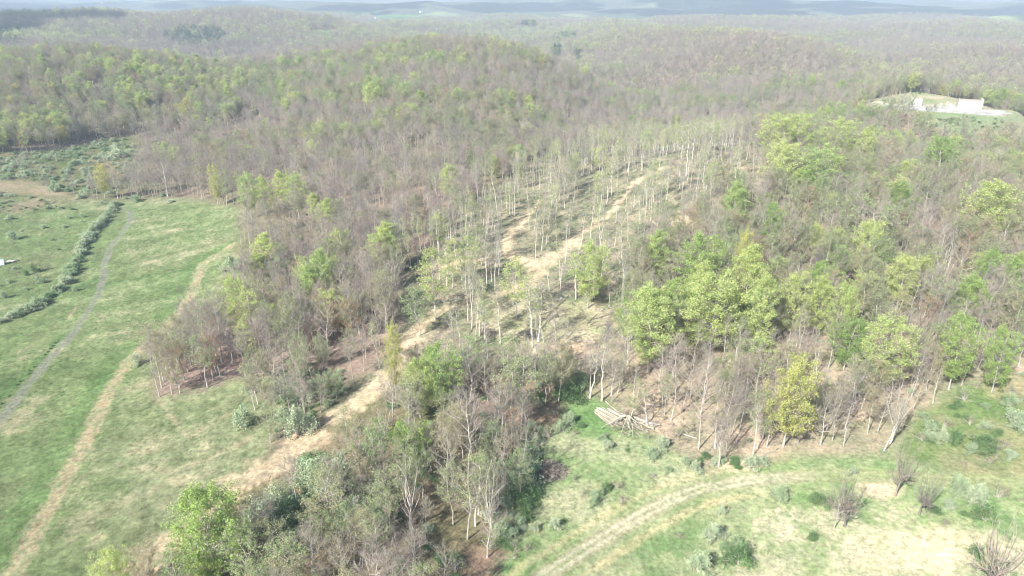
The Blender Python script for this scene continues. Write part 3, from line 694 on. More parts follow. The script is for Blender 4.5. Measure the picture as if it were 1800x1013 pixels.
# ---- heroes: single trees of the photograph (crown centre u, top v, foot v, crown width px, prototype)
HEROES = [
 (1148,505,655,80,'lime1'),(1205,575,640,40,'thin0'),(1240,420,555,84,'green0'),(1322,428,575,58,'lime1'),(1303,407,540,36,'yellow0'),(1252,488,628,92,'lime0'),(1240,462,560,44,'lime1'),
 (1335,478,632,52,'lime1'),(1400,485,600,56,'lime2'),(1440,487,598,44,'lime1'),(1482,505,625,48,'lime2'),(1563,560,695,80,'lime0'),(1395,630,785,74,'yellow0'),(1352,655,775,48,'thin1'),
 (1740,322,440,88,'lime2'),(1442,255,362,66,'lime0'),(1378,245,352,66,'lime2'),(1368,180,292,54,'lime0'),(1408,178,290,54,'lime2'),(1478,190,300,56,'lime0'),(1525,218,318,32,'lime1'),
 (1655,240,335,56,'green1'),(1690,562,685,58,'green0'),(1765,580,690,50,'green1'),(1752,445,545,60,'green1'),(1792,448,545,50,'green0'),(1290,320,415,46,'lime1'),(1362,360,462,44,'green0'),
 (1530,392,500,58,'lime2'),(1522,345,470,90,'bud2'),(1495,560,650,60,'green1'),(1340,590,690,60,'thin0'),(1036,430,542,60,'lime0'),(908,455,560,52,'thin0'),(762,440,562,64,'thin0'),(735,500,590,50,'thin1'),(690,570,702,32,'yellow0'),
 (775,612,725,72,'green1'),(735,630,735,50,'lime2'),(925,625,745,76,'thin1'),(575,350,425,30,'lime1'),(552,338,402,24,'lime1'),(520,305,385,36,'lime0'),(492,300,375,26,'lime1'),(435,305,385,34,'lime0'),(462,310,382,26,'lime1'),
 (376,290,362,20,'yellow0'),(392,296,365,20,'thin1'),(176,290,348,26,'yellow0'),(790,290,360,34,'lime1'),(565,440,560,46,'lime1'),(535,450,560,40,'thin0'),(408,490,600,46,'lime0'),(440,505,610,46,'thin0'),(430,565,645,32,'thin0'),(475,490,590,40,'thin1'),
 (655,105,192,30,'green0'),(652,140,205,26,'lime1'),(400,150,188,17,'lime1'),(361,866,1010,108,'green2'),(190,975,1060,70,'lime2'),(420,925,1030,80,'bud2'),(500,945,1040,80,'bud1'),(250,960,1045,60,'bud0'),
 (715,795,935,66,'white0'),(862,800,930,62,'white0'),(840,815,905,50,'white1'),(785,745,880,60,'bare0'),(820,690,850,70,'bare2'),(870,660,800,56,'bare0'),(915,690,790,30,'bare1'),(660,745,860,50,'thin1'),(620,860,945,50,'bare3'),
 (1660,408,545,44,'white0'),(1600,452,540,36,'white1'),(1625,520,640,60,'old0'),(1700,430,520,50,'white2'),(1740,490,600,60,'bare0'),(1500,825,925,66,'old0'),(1478,850,930,40,'bare3'),(1592,768,872,50,'old0'),(1632,820,905,44,'old0'),(1772,918,1050,96,'old0'),
 (935,495,588,30,'pole1'),(948,490,600,26,'pole2'),(1040,345,420,12,'pole1'),(1128,330,440,16,'pole1'),(1213,205,310,22,'pole0'),(1200,212,312,20,'pole0'),(1148,280,352,18,'thin0'),(1250,205,290,20,'pole0'),
 (1240,640,790,60,'bare0'),(1290,650,790,50,'bare2'),(1585,660,780,50,'white1'),(1062,590,705,30,'pole2'),(1040,600,700,26,'pole2'),
 (265,570,640,66,'bud2'),(305,565,650,46,'bare2'),(322,500,590,30,'bare3'),
 (425,712,752,36,'silver2'),(520,710,765,46,'silver2'),(240,620,640,20,'silver1'),(405,450,475,32,'silver2'),(425,452,470,24,'silver1'),(455,450,463,24,'silver1'),
 (285,270,345,26,'white2'),
 (300,350,356,14,'silver1'),(238,342,354,18,'silver1'),(92,322,337,20,'silver2'),(205,255,278,34,'silver2'),
 (975,60,100,10,'pine0'),
]
for (a, b, c) in [(965,765,28),(1000,742,26),(985,755,24),(940,780,26),(930,830,30),(910,850,34),(880,940,34),(860,960,36),(800,1000,36),(890,870,30),(1165,785,26),(1145,800,20),(1320,820,26),(1225,825,22),(1340,815,20),(1010,840,16),(1025,865,16),(1065,860,16),
                 (1085,855,20),(1045,885,18),(975,925,20),(940,930,16),(1375,875,28),(1255,945,36),(1270,900,16),(1300,985,40),(1230,1000,40),(1435,880,20),(1450,885,24),(1735,790,36),(1790,745,32),(1780,710,26),(1700,700,30),(1660,770,24),(1680,775,24),
                 (1720,880,40),(1760,870,34),(1690,860,34),(1735,910,30),(1500,830,16),(1720,975,22),(60,475,14),(62,488,16),(80,470,11),(45,480,9),(20,417,16),(5,520,12),(130,508,10),(40,655,0)]:
    if c: HEROES.append((a, b-int(c*.75), b+4, c, ['silver0', 'bush0', 'brush0', 'bush1', 'silver2', 'silver1'][(a*7+b*3) % 6]))
hx = []; 
hu = np.array([h[0] for h in HEROES], float); hvt = np.array([h[1] for h in HEROES], float); hvb = np.array([h[2] for h in HEROES], float)
vc = (hvt*.65+hvb*.35); bu = 900+(hu-900)*(3400-hvb)/(3400-vc)
G = ground_at(bu, hvb)
PLACED = []     # x, y, z, proto, sx, sz, rot, lean, hero
for i, h in enumerate(HEROES):
    x, y, z = G[i]; dep = y*cP-(z-CAM_H)*sP
    lo, hi = 0, 45
    for _ in range(30):
        m = (lo+hi)/2
        if proj(x, y, z+m)[1] > hvt[i]: lo = m
        else: hi = m
    Hm = float(np.clip(lo, .8, 30)); Wm = h[3]/FPX*dep; p = PROTO[h[4]]
    PLACED.append((x, y, z-.15, h[4], Wm/p['W'], Hm/p['H'], rng.uniform(0, 6.28), 0, 1))
_hp = ground_at(968, 828)[0]
HX = np.array([[p[0], p[1], p[4]*PROTO[p[3]]['W']/2] for p in PLACED]+[[_hp[0], _hp[1], 9], [_hp[0], _hp[1]-8, 8]])

# ---- the hedge down the left meadow, one bush after another
hedge = ground_at(*zip(*[(206,360),(196,372),(183,390),(168,405),(150,428),(138,455),(126,480),(108,505),(84,528),(58,545),(34,556),(10,565),(-30,575)]))
HEDGE = []
for a, b in zip(hedge[:-1], hedge[1:]):
    L_ = np.linalg.norm(b[:2]-a[:2]); k = max(1, int(L_/2.2))
    for j in range(k):
        q = (j+rng.uniform(.2, .8))/k; p = a*(1-q)+b*q; x, y = p[0]+rng.normal(0, .6), p[1]+rng.normal(0, .6)
        if rng.uniform() < .03: continue
        HEDGE.append((x, y, float(hgt(x, y))-.1, ['silver0', 'silver2', 'brush0', 'bush0', 'bush0', 'silver0', 'bush0'][rng.integers(7)], rng.uniform(.8, 1.6), rng.uniform(.7, 1.6), rng.uniform(0, 6.28), 0, 2))
# ---- lone small bushes in the left meadow beyond the hedge
for _ in range(60):
    u, v = rng.uniform(-40, 190), rng.uniform(352, 520)
    if v > 575-(u)*.9: continue
    p = ground_at(u, v)[0]; s_ = rng.uniform(.5, 1.0)
    PLACED.append((p[0], p[1], p[2]-.1, ['bush1', 'brush1', 'silver1', 'silver0'][rng.integers(4)], s_, s_, rng.uniform(0, 6.28), 0, 0))
# small shrubs bordering the lower right field and the foot of the bottom wood
for (u, v, n, su, sv) in ((935, 800, 22, 18, 60), (895, 920, 24, 22, 60), (1270, 815, 10, 110, 14), (1060, 760, 14, 50, 30), (1110, 860, 5, 100, 50), (1700, 780, 26, 110, 60), (1700, 880, 16, 110, 35), (1300, 960, 4, 160, 30), (30, 365, 30, 90, 14),
                         (520, 740, 26, 50, 30), (330, 960, 20, 60, 50), (560, 800, 20, 60, 50), (240, 350, 10, 60, 8), (80, 690, 16, 0, 0), (1680, 214, 40, 45, 6), (1750, 225, 30, 50, 8), (1600, 158, 26, 50, 7), (1560, 170, 14, 20, 8)):
    for _ in range(n):
        if su == 0: break
        a, b = rng.normal(u, su*.6), rng.normal(v, sv*.6); p = ground_at(a, b)[0]; s_ = rng.uniform(.45, 1.05)
        if roads_clear(np.array([p[0]]), np.array([p[1]]))[0] and math.hypot((a-966)/40, (b-826)/26) > 1 and math.hypot((a-1095)/70, (b-738)/30) > 1:
            PLACED.append((p[0], p[1], p[2]-.1, ['bush0', 'bush1', 'silver1', 'silver0', 'brush1', 'brush0'][rng.integers(6)], s_, s_*rng.uniform(.8, 1.1), rng.uniform(0, 6.28), 0, 0))
# big dark bushes in the hollows of the low wood
for (u, v, n, su, sv) in ((575, 850, 22, 36, 22), (640, 900, 14, 30, 26), (918, 860, 16, 10, 40), (1000, 690, 12, 16, 12), (510, 915, 10, 30, 16), (530, 690, 8, 20, 20)):
    for _ in range(n):
        a, b = rng.normal(u, su*.6), rng.normal(v, sv*.6); p = ground_at(a, b)[0]; s_ = rng.uniform(1.1, 2.1)
        if roads_clear(np.array([p[0]]), np.array([p[1]]), 1.5)[0] and np.abs(roaddist(p[0]+np.zeros(1), p[1]+6+np.zeros(1), RW['skid'])).min() > 5: PLACED.append((p[0], p[1], p[2]-.1, 'bush0' if rng.uniform() < .75 else 'silver2', s_, s_*rng.uniform(.9, 1.2), rng.uniform(0, 6.28), 0, 0))
# dark tussocks along the edge of the gravel track
tr = RW['track'][:7]
for a, b in zip(tr[:-1], tr[1:]):
    L_ = np.linalg.norm(b-a); nrm = np.array([-(b-a)[1], (b-a)[0]])/L_
    for j in range(int(L_/2.6)):
        if rng.uniform() < .45: continue
        p = a+(b-a)*(j/(L_/2.6)) + nrm*(3.2+rng.normal(0, .2)); s_ = rng.uniform(.3, .5)
        PLACED.append((p[0], p[1], float(hgt(p[0], p[1]))-.1, 'bush1', s_*.9, s_, rng.uniform(0, 6.28), 0, 0))
for _ in range(26):
    u, v = (rng.normal(978, 7), rng.uniform(76, 122)) if rng.uniform() < .6 else (rng.normal(1016, 5), rng.uniform(92, 122))
    p = ground_at(u, v)[0]
    if math.hypot(p[0], p[1]) < 1040: s_ = rng.uniform(.9, 1.4); PLACED.append((p[0], p[1], p[2]-.2, 'pine0', s_, s_, rng.uniform(0, 6.28), 0, 0))
PLACED += HEDGE

# ---- random woods within a kilometre
cell = 3.4
xs = np.arange(-900, 900, cell); ys = np.arange(60, NEAR_R+60, cell); X, Y = np.meshgrid(xs, ys)
X = X.ravel()+rng.uniform(-.46, .46, X.size)*cell; Y = Y.ravel()+rng.uniform(-.46, .46, Y.size)*cell
r = np.hypot(X, Y); az = np.degrees(np.arctan2(X, Y)); ok = (r < NEAR_R) & (np.abs(az) < 47); X, Y = X[ok], Y[ok]
Z = hgt(X, Y); u, v = proj(X, Y, Z)
nA = fbm(X, Y, 70, 3, 201); nB = fbm(X, Y, 35, 3, 202); nC = fbm(X, Y, 14, 2, 203)
uw = u+25*nB; vw = v+20*nC*np.clip((v-120)/400, .1, 1)
pass
ok = (v < 1150) & (u > -260) & (u < 2060) & ~hidden(X, Y, Z, 26) & roads_clear(X, Y)
zone = np.full(X.shape, -1)
for k in range(len(ZONES)-1, -1, -1): zone[inpoly(uw, vw, ZONES[k][0])] = k
a_, b_ = pad_uv(X, Y)
ok &= ~((np.abs(a_) < 56) & (b_ > -24) & (b_ < 22)) & ~((a_ > -25) & (a_ < 80) & (b_ > -58-20*nC) & (b_ < 20)) & ~((a_ > -40) & (a_ < 90) & (b_ > -130) & (b_ < -50) & (rng.uniform(0, 1, X.shape) < .75)) & ~((np.hypot(a_/92, (b_-42)/74) < 1+1.2*nC+.6*nB))
for hx_, hy_, hr_ in HX:
    ok &= np.hypot(X-hx_, Y-hy_) > hr_*.72
# sight lines: keep random crowns from covering the heroes' faces too much
U_ = rng.uniform(0, 1, X.shape)
rest = zone == -1
shady = inpoly(uw, vw, SHADYWOOD) & rest; rightw = inpoly(uw, vw, RIGHTWOOD) & rest; central = rest & ~shady & ~rightw
cutd = np.clip(1+4*nC+2*nB, .15, 2.2)
def put(mask, spacing, mx, sc, dens=None):
    m = mask & ok & (U_ < (cell/spacing)**2*(1 if dens is None else dens)); n = int(m.sum())
    if not n: return
    ks = pick(mx, n, rng); s_ = rng.uniform(*sc, n); sz_ = s_*rng.uniform(.88, 1.12, n)
    for x, y, z, k, a, b, c in zip(X[m], Y[m], Z[m], ks, s_, sz_, rng.uniform(0, 6.28, n)): PLACED.append((x, y, z-.2, str(k), a, b, c, 0, 0))
for k, (poly, spc, mx, sc) in enumerate(ZONES):
    if spc: put(zone == k, spc, mx, sc, cutd if poly is LOGGED or poly is CLEARING else None)
up = v < 205
dens = np.clip(1+1.2*nA+1.3*nB, .35, 1.6)
put(central & ~up & (nA+.4*nB < .10), 6.4, mix(bare=.80, bud=.10, bare1=.50, pole1=.07, rust0=.012, thin1=.01, lime=.004), (.72, 1.06), dens)
put(central & ~up & (nA+.4*nB >= .10), 6.0, mix(bare=.45, bud=.38, rust0=.04, thin1=.07, thin0=.03, lime=.02, green=.01), (.72, 1.06), dens)
put(central & up & (nA < .03), 6.6, mix(bare=.66, bud=.24, rust0=.04, thin1=.03, lime=.008), (.75, 1.15))
put(central & up & (nA >= .03), 6.6, mix(bare=.20, bud=.42, rust0=.05, thin1=.16, thin0=.06, lime=.04, green=.03, yellow0=.01), (.75, 1.15))
put(shady & (nA < .02), 6.3, mix(bare=.40, bud=.40, rust0=.07, thin1=.06, lime=.03, yellow0=.02), (.75, 1.05))
put(shady & (nA >= .02), 6.3, mix(bare=.24, bud=.36, rust0=.06, thin1=.12, lime=.13, green=.05, yellow0=.05, thin0=.06), (.8, 1.15))
low = v > 600
put(rightw & ~low & (nA < .03), 6.2, mix(bare=.42, bud=.34, rust0=.05, thin1=.06, white0=.03, white1=.03, white2=.03), (.8, 1.1))
put(rightw & ~low & (nA >= .03), 6.3, mix(bare=.24, bud=.38, rust0=.04, thin1=.12, thin0=.07, lime=.05, green=.05, white1=.02), (.8, 1.12))
put(rightw & low, 5.8, mix(bare=.50, bud=.18, pole2=.22, pole1=.10, thin1=.05, white2=.02), (.6, .95))
# understory saplings and brush beneath the open woods
U_ = rng.uniform(0, 1, X.shape)
put((zone == 9), 9, dict(brush0=.5, brush1=.6, bush1=.12, bush0=.05), (.35, .7))
put(rightw & (v > 480), 9, dict(brush0=.5, brush1=.5, bush1=.12, silver1=.05), (.4, .8))
put(shady & (v > 215), 9, dict(brush0=.5, brush1=.5, bush1=.2), (.5, .9))

# ---- small things first chosen as individuals: the largest in the picture, kind by kind
KIND = {}
for k in PROTO:
    KIND[k] = ('bare_tree' if k.startswith(('bare', 'white', 'old')) else 'budding_tree' if k.startswith(('bud', 'rust')) or k == 'thin1' else 'slender_tree' if k.startswith('pole') else
               'evergreen_tree' if k.startswith('pine') else 'leafy_tree' if k.startswith(('lime', 'green', 'yellow', 'thin')) else 'brush_thicket' if k.startswith('brush') else 'leafy_shrub')
LIMIT = {'bare_tree': 290, 'budding_tree': 290, 'leafy_tree': 290, 'slender_tree': 240, 'leafy_shrub': 290, 'brush_thicket': 120, 'evergreen_tree': 60}
PX = np.array([p[0] for p in PLACED]); PY = np.array([p[1] for p in PLACED]); PZ = np.array([p[2] for p in PLACED])
PH = np.array([PROTO[p[3]]['H']*p[5] for p in PLACED]); PWd = np.array([PROTO[p[3]]['W']*p[4] for p in PLACED])
pu_, pv_ = proj(PX, PY, PZ+PH*.6); depth = PY*cP-(PZ-CAM_H)*sP
size = PH*PWd/depth**2; inside = (pu_ > 0) & (pu_ < 1800) & (pv_ > 0) & (pv_ < 1013) & ~hidden(PX, PY, PZ, PH*.5)
pk = np.array([KIND[p[3]] for p in PLACED]); hero = np.array([p[8] for p in PLACED])
single = np.zeros(len(PLACED), bool)
for k, lim in LIMIT.items():
    m = np.where((pk == k) & inside)[0]; m = m[np.argsort(-(size[m]+(hero[m] > 0)*10))][:lim]; single[m] = True

# ---- labels
LOOK = {'bare': ['leafless grey brown tree', 'leafless tree with fine purplish twigs', 'bare slim woodland tree', 'bare round headed tree'], 'white': ['bare tree with spreading pale limbs'], 'old': ['old spreading bare tree with dark trunk'],
        'bud': ['olive budding tree', 'slim olive budding tree', 'broad tree misted with olive buds'], 'rust': ['tree with rusty red buds'], 'thin': ['thinly leafed pale lime tree', 'thinly leafed grey olive tree'],
        'lime': ['rounded lime green tree', 'slim lime green tree', 'broad lime green tree'], 'green': ['fresh green tree', 'broad fresh green tree', 'big dense bright green tree'], 'yellow': ['yellow leafed tree'], 'pole': ['thin pale leafy topped tree', 'thin pale tall tree', 'thin nearly leafless tree'],
        'pine': ['dark evergreen'], 'silver': ['silvery pale green shrub', 'small silvery shrub', 'wide silvery shrub'], 'bush': ['dark green bush', 'low dark green bush'], 'brush': ['tangled olive thicket', 'low tangled thicket']}
MARKS = [('the timber pile', 1080, 735), ('the field brush heap', 965, 828), ('the fork of the dirt road', 945, 468), ('the bend of the farm track', 1310, 845), ('the dirt road foot', 390, 892), ('the straw path top', 405, 432),
         ('the straw path middle', 215, 650), ('the hedge foot', 20, 560), ('the middle of the hedge', 150, 430), ('the gravel track top', 225, 370), ('the well yard', 1690, 200), ('the sandy clearing', 1010, 605), ('the dark gully', 1140, 400),
         ('the big yellow tree', 1395, 780), ('the white stone heap', 955, 250), ('the tall lime cluster', 1255, 600), ('the sandy bank', 1300, 818), ('the dark farm track trees', 1500, 910), ('the wide right edge lime tree', 1740, 440),
         ('the dirt road top', 1190, 290), ('the left grove tip', 275, 695), ('the bare left edge patch', 30, 325), ('the far left dark wood', 120, 200), ('the top of the middle hill', 700, 90), ('the low wood bottom', 620, 980), ('the right slope foot', 1760, 640), ('the green hollow', 1000, 705), ('the middle hillside', 650, 300), ('the dirt road bend', 720, 600)]
MW = ground_at([m[1] for m in MARKS], [m[2] for m in MARKS])[:, :2]
ORD = ['nearest', 'second', 'third', 'fourth', 'fifth', 'sixth', 'seventh', 'eighth', 'ninth', 'tenth', 'eleventh', 'twelfth', 'thirteenth', 'fourteenth', 'fifteenth', 'sixteenth', 'seventeenth', 'eighteenth', 'nineteenth', 'twentieth'] + [f'{n}th' if n % 10 not in (1, 2, 3) else f"{n}{['st','nd','rd'][n%10-1]}" for n in range(21, 200)]
_groups = {}
for i in np.where(single)[0]:
    key = PLACED[i][3]; look = LOOK[key.rstrip('0123456789')]; look = look[int(key[-1]) % len(look)]
    d = np.hypot(MW[:, 0]-PX[i], MW[:, 1]-PY[i]); m = int(np.argmin(d)); dx, dy = PX[i]-MW[m, 0], PY[i]-MW[m, 1]
    # left / right / beyond / before as the camera sees it
    a = math.atan2(MW[m, 0], MW[m, 1]); rx, ry = dx*math.cos(a)-dy*math.sin(a), dx*math.sin(a)+dy*math.cos(a)
    way = ('right of' if rx > 0 else 'left of') if abs(rx) > abs(ry) else ('beyond' if ry > 0 else 'in front of')
    _groups.setdefault((look, m, way), []).append((d[m], i))
LABEL = {}
for (look, m, way), L_ in _groups.items():
    L_.sort()
    for q, (_, i) in enumerate(L_):
        LABEL[i] = f"{look} {way} {MARKS[m][0]}" if len(L_) == 1 else f"{look}, {ORD[q]} {way} {MARKS[m][0]}"
GROUPN = {'bare_tree': 'leafless trees of the woods', 'budding_tree': 'budding trees of the woods', 'leafy_tree': 'trees already in leaf', 'slender_tree': 'thin trees left standing in the cut', 'leafy_shrub': 'shrubs round the meadows', 'brush_thicket': 'thickets under the trees', 'evergreen_tree': 'evergreens'}
CATN = {'leafy_shrub': 'shrub', 'brush_thicket': 'thicket'}
for i in np.where(single)[0]:
    x, y, z, key, sx, sz, rot, ln, hr = PLACED[i]; p = PROTO[key]; k = KIND[key]
    ls_ = .055 if k == 'slender_tree' else .03; root = link(k, None, None, (x, y, z), (rng.normal(0, ls_), rng.normal(0, ls_), rot), (sx, sx, sz)); root.empty_display_size = .5
    tag(root, LABEL[i], CATN.get(k, 'tree'), GROUPN[k] if hr != 2 else 'bushes of the hedge row')
    shr = k in ('leafy_shrub', 'brush_thicket')
    link('stems' if shr else 'trunk', p['trunk'], root); link('foliage' if shr else 'crown', p['crown'], root)

# ---- the rest, past what anybody would count, as one object of its own kind of cover
def scatter_group():
    g = bpy.data.node_groups.new('scatter', 'GeometryNodeTree')
    g.interface.new_socket('Geometry', in_out='INPUT', socket_type='NodeSocketGeometry')
    g.interface.new_socket('Collection', in_out='INPUT', socket_type='NodeSocketCollection')
    g.interface.new_socket('Geometry', in_out='OUTPUT', socket_type='NodeSocketGeometry')
    gi = g.nodes.new('NodeGroupInput'); go = g.nodes.new('NodeGroupOutput')
    ci = g.nodes.new('GeometryNodeCollectionInfo'); ci.inputs['Separate Children'].default_value = True; ci.inputs['Reset Children'].default_value = True
    ip = g.nodes.new('GeometryNodeInstanceOnPoints'); ip.inputs['Pick Instance'].default_value = True
    def attr(nm, t):
        a = g.nodes.new('GeometryNodeInputNamedAttribute'); a.data_type = t; a.inputs['Name'].default_value = nm; return a.outputs[0]
    g.links.new(gi.outputs[0], ip.inputs['Points']); g.links.new(gi.outputs[1], ci.inputs[0]); g.links.new(ci.outputs[0], ip.inputs['Instance'])
    g.links.new(attr('idx', 'INT'), ip.inputs['Instance Index']); g.links.new(attr('rot', 'FLOAT_VECTOR'), ip.inputs['Rotation']); g.links.new(attr('scl', 'FLOAT_VECTOR'), ip.inputs['Scale'])
    g.links.new(ip.outputs[0], go.inputs[0]); return g
NG = scatter_group()
def scatter(name, pts, rots, scls, keys, label):
    ks = sorted(set(keys)); c = bpy.data.collections.new('kinds of '+name)
    for i, k in enumerate(ks): c.objects.link(bpy.data.objects.new(f'{i:02d}_{k}', PROTO[k]['one']))
    me = bpy.data.meshes.new(name); pts = np.asarray(pts, np.float32); n = len(pts); me.vertices.add(n); me.vertices.foreach_set('co', pts.ravel())
    me.attributes.new('idx', 'INT', 'POINT').data.foreach_set('value', np.array([ks.index(k) for k in keys], np.int32))
    me.attributes.new('rot', 'FLOAT_VECTOR', 'POINT').data.foreach_set('vector', np.asarray(rots, np.float32).ravel())
    me.attributes.new('scl', 'FLOAT_VECTOR', 'POINT').data.foreach_set('vector', np.asarray(scls, np.float32).ravel())
    o = link(name, me); md = o.modifiers.new('scatter', 'NODES'); md.node_group = NG
    md[NG.interface.items_tree[1].identifier if NG.interface.items_tree[1].name == 'Collection' else [i for i in NG.interface.items_tree if i.name == 'Collection'][0].identifier] = c
    tag(o, label, None, None, 'stuff'); print('scatter', name, n); return o
STUFF = {'bare_tree': ('bare_woodland', 'massed leafless trees of the woods'), 'budding_tree': ('budding_woodland', 'massed olive budding trees of the woods'), 'leafy_tree': ('leafy_woodland', 'lime and green trees scattered through the farther woods'),
         'slender_tree': ('thinned_woodland', 'massed thin pale trunks of the cut'), 'leafy_shrub': ('shrub_cover', 'massed shrubs of the old pasture'), 'brush_thicket': ('undergrowth', 'tangled undergrowth on the woodland ground'), 'evergreen_tree': ('evergreen_woodland', 'dark evergreens')}
for k, (nm, lb) in STUFF.items():
    I = np.where((pk == k) & ~single)[0]
    if not len(I): continue
    scatter(nm, np.stack([PX[I], PY[I], PZ[I]], 1), np.stack([rng.normal(0, .03, len(I)), rng.normal(0, .03, len(I)), [PLACED[i][6] for i in I]], 1), [(PLACED[i][4], PLACED[i][4], PLACED[i][5]) for i in I], [PLACED[i][3] for i in I], lb)
print('placed', len(PLACED), 'single', int(single.sum()), {k: int(((pk == k) & single).sum()) for k in LIMIT})

# ---- woods beyond the first kilometre
def far_woods():
    P = []; K = []; Sc = []
    for (r0, r1, cell_) in ((NEAR_R-10, 2000, 8.0), (2000, 3900, 10.5)):
        xs = np.arange(-r1*.8, r1*.8, cell_); ys = np.arange(r0*.6, r1, cell_); X, Y = np.meshgrid(xs, ys)
        X = X.ravel()+rng.uniform(-.5, .5, X.size)*cell_; Y = Y.ravel()+rng.uniform(-.5, .5, Y.size)*cell_
        r = np.hypot(X, Y); az = np.degrees(np.arctan2(X, Y)); m = (r >= r0) & (r < r1) & (np.abs(az) < 43); X, Y = X[m], Y[m]
        Z = hgt(X, Y); u, v = proj(X, Y, Z); m = ~hidden(X, Y, Z, 24) & roads_clear(X, Y)
        for (a, b, c, d) in FAR_FIELDS:
            if c: m &= ((u-a)/c)**2+((v-b)/d)**2 > 1.05
        X, Y, Z, u, v = X[m], Y[m], Z[m], u[m], v[m]; nA = fbm(X, Y, 330, 3, 301); nB = fbm(X, Y, 60, 2, 302)
        n = len(X); q = rng.uniform(0, 1, n); lean_ = np.clip(.45+4.2*nA+1.2*nB, 0, 1)
        pine = (((u-345)/55)**2+((v-70)/18)**2 < 1) | (((u-978)/9)**2+((v-98)/24)**2 < 1) | (((u-1016)/7)**2+((v-106)/16)**2 < 1) | (((u-15)/30)**2+((v-72)/14)**2 < 1) | (((u-995)/20)**2+((v-72)/8)**2 < 1) | (((u-930)/14)**2+((v-46)/4)**2 < 1)
        q = np.clip(q, 0, 1); k = np.where(q < .78-.62*lean_, 'farbare0', np.where(q < .90-.50*lean_, 'farbare1', np.where(q < .965-.17*lean_, 'farbud0', np.where(q < .985-.05*lean_, 'farlime0', np.where(q < .985, 'fargreen0', 'farrust0')))))
        k = np.where(pine & (q < .8), 'farpine0', k)
        s_ = rng.uniform(.8, 1.35, n)*(cell_/7.6)**.4
        P.append(np.stack([X, Y, Z-.3], 1)); K.append(k); Sc.append(np.stack([s_, s_, s_*rng.uniform(.85, 1.1, n)], 1))
    P = np.concatenate(P); K = np.concatenate(K); Sc = np.concatenate(Sc)
    scatter('distant_woodland', P, np.stack([np.zeros(len(P)), np.zeros(len(P)), rng.uniform(0, 6.28, len(P))], 1), Sc, [str(k) for k in K], 'hazy woods covering the farther hills')
far_woods()

# ------------------------------------------------------------------ timber, slash and stones
for k, v in dict(white_paint=((.66, .655, .63), .5), cream_metal=((.62, .575, .48), .5), tan_metal=((.50, .38, .30), .5), blue_tarp=((.45, .58, .70), .5), dark_gap=((.05, .05, .05), .7), stone=((.55, .53, .49), .8), grey_steel=((.42, .43, .44), .4),
                 cut_end=((.70, .58, .42), .8), root_dirt=((.14, .10, .07), .9)).items(): M[k] = plain(k, v[0], v[1])
def log_mesh(name, p0, p1, r0, r1, twigs=0, rg=rng, mat='log'):
    g = Geo(); p0 = np.array(p0, float); p1 = np.array(p1, float); n = 4; prev = p0; pr = r0; b = rg.normal(0, .03, 3)*np.linalg.norm(p1-p0)
    for k in range(1, n+1):
        q = k/n; c = p0*(1-q)+p1*q+b*math.sin(math.pi*q)*[1, 1, 0]; r = r0*(1-q)+r1*q; g.tubes([prev], [c], pr, r, 6); prev = c; pr = r
    for _ in range(twigs):
        q = rg.uniform(.4, 1); c = p0*(1-q)+p1*q; d = (p1-p0)/np.linalg.norm(p1-p0)*.6+rg.normal(0, .6, 3); d[2] = abs(d[2]); e = c+d*rg.uniform(1, 3)
        g.tubes([c], [e], .05, .02, 3)
        for _ in range(6): f_ = c+(e-c)*rg.uniform(.3, 1); g.tubes([f_], [f_+rg.normal(0, .5, 3)+[0, 0, .2]], .02, .01, 3)
    d = (p1-p0)/np.linalg.norm(p1-p0); g.tubes([p0-d*.02], [p0], r0*.9, r0*.93, 6, 1)
    return g.mesh(name, [M[mat], M['cut_end']], True)
def near_mark(x, y):
    d = np.hypot(MW[:, 0]-x, MW[:, 1]-y); m = int(np.argmin(d)); dx, dy = x-MW[m, 0], y-MW[m, 1]; a = math.atan2(MW[m, 0], MW[m, 1])
    rx, ry = dx*math.cos(a)-dy*math.sin(a), dx*math.sin(a)+dy*math.cos(a)
    return m, ('right of' if rx > 0 else 'left of') if abs(rx) > abs(ry) else ('beyond' if ry > 0 else 'in front of'), d[m]
_que = {}
def queue_label(o, look, x, y): m, w_, d = near_mark(x, y); _que.setdefault((look, m, w_), []).append((d, o.name, o))
def flush_labels():
    for (look, m, w_), L_ in _que.items():
        L_.sort(key=lambda t: t[:2])
        for q, (_, _, o) in enumerate(L_): o['label'] = f"{look} {w_} {MARKS[m][0]}" if len(L_) == 1 else f"{look}, {ORD[q]} {w_} {MARKS[m][0]}"
def log_at(u0, v0, u1, v1, r, lift=0, name='cut_log', look=None, cat='log', group=None, twigs=0, mat='log', label=None):
    A, B = ground_at([u0, u1], [v0, v1]); A = A+[0, 0, r+lift]; B = B+[0, 0, r*.8+lift]
    o = link(name, log_mesh(name, A*0, B-A, r, r*.75, twigs, rng, mat), None, A); tag(o, label, cat, group)
    if look: queue_label(o, look, A[0], A[1])
    return o
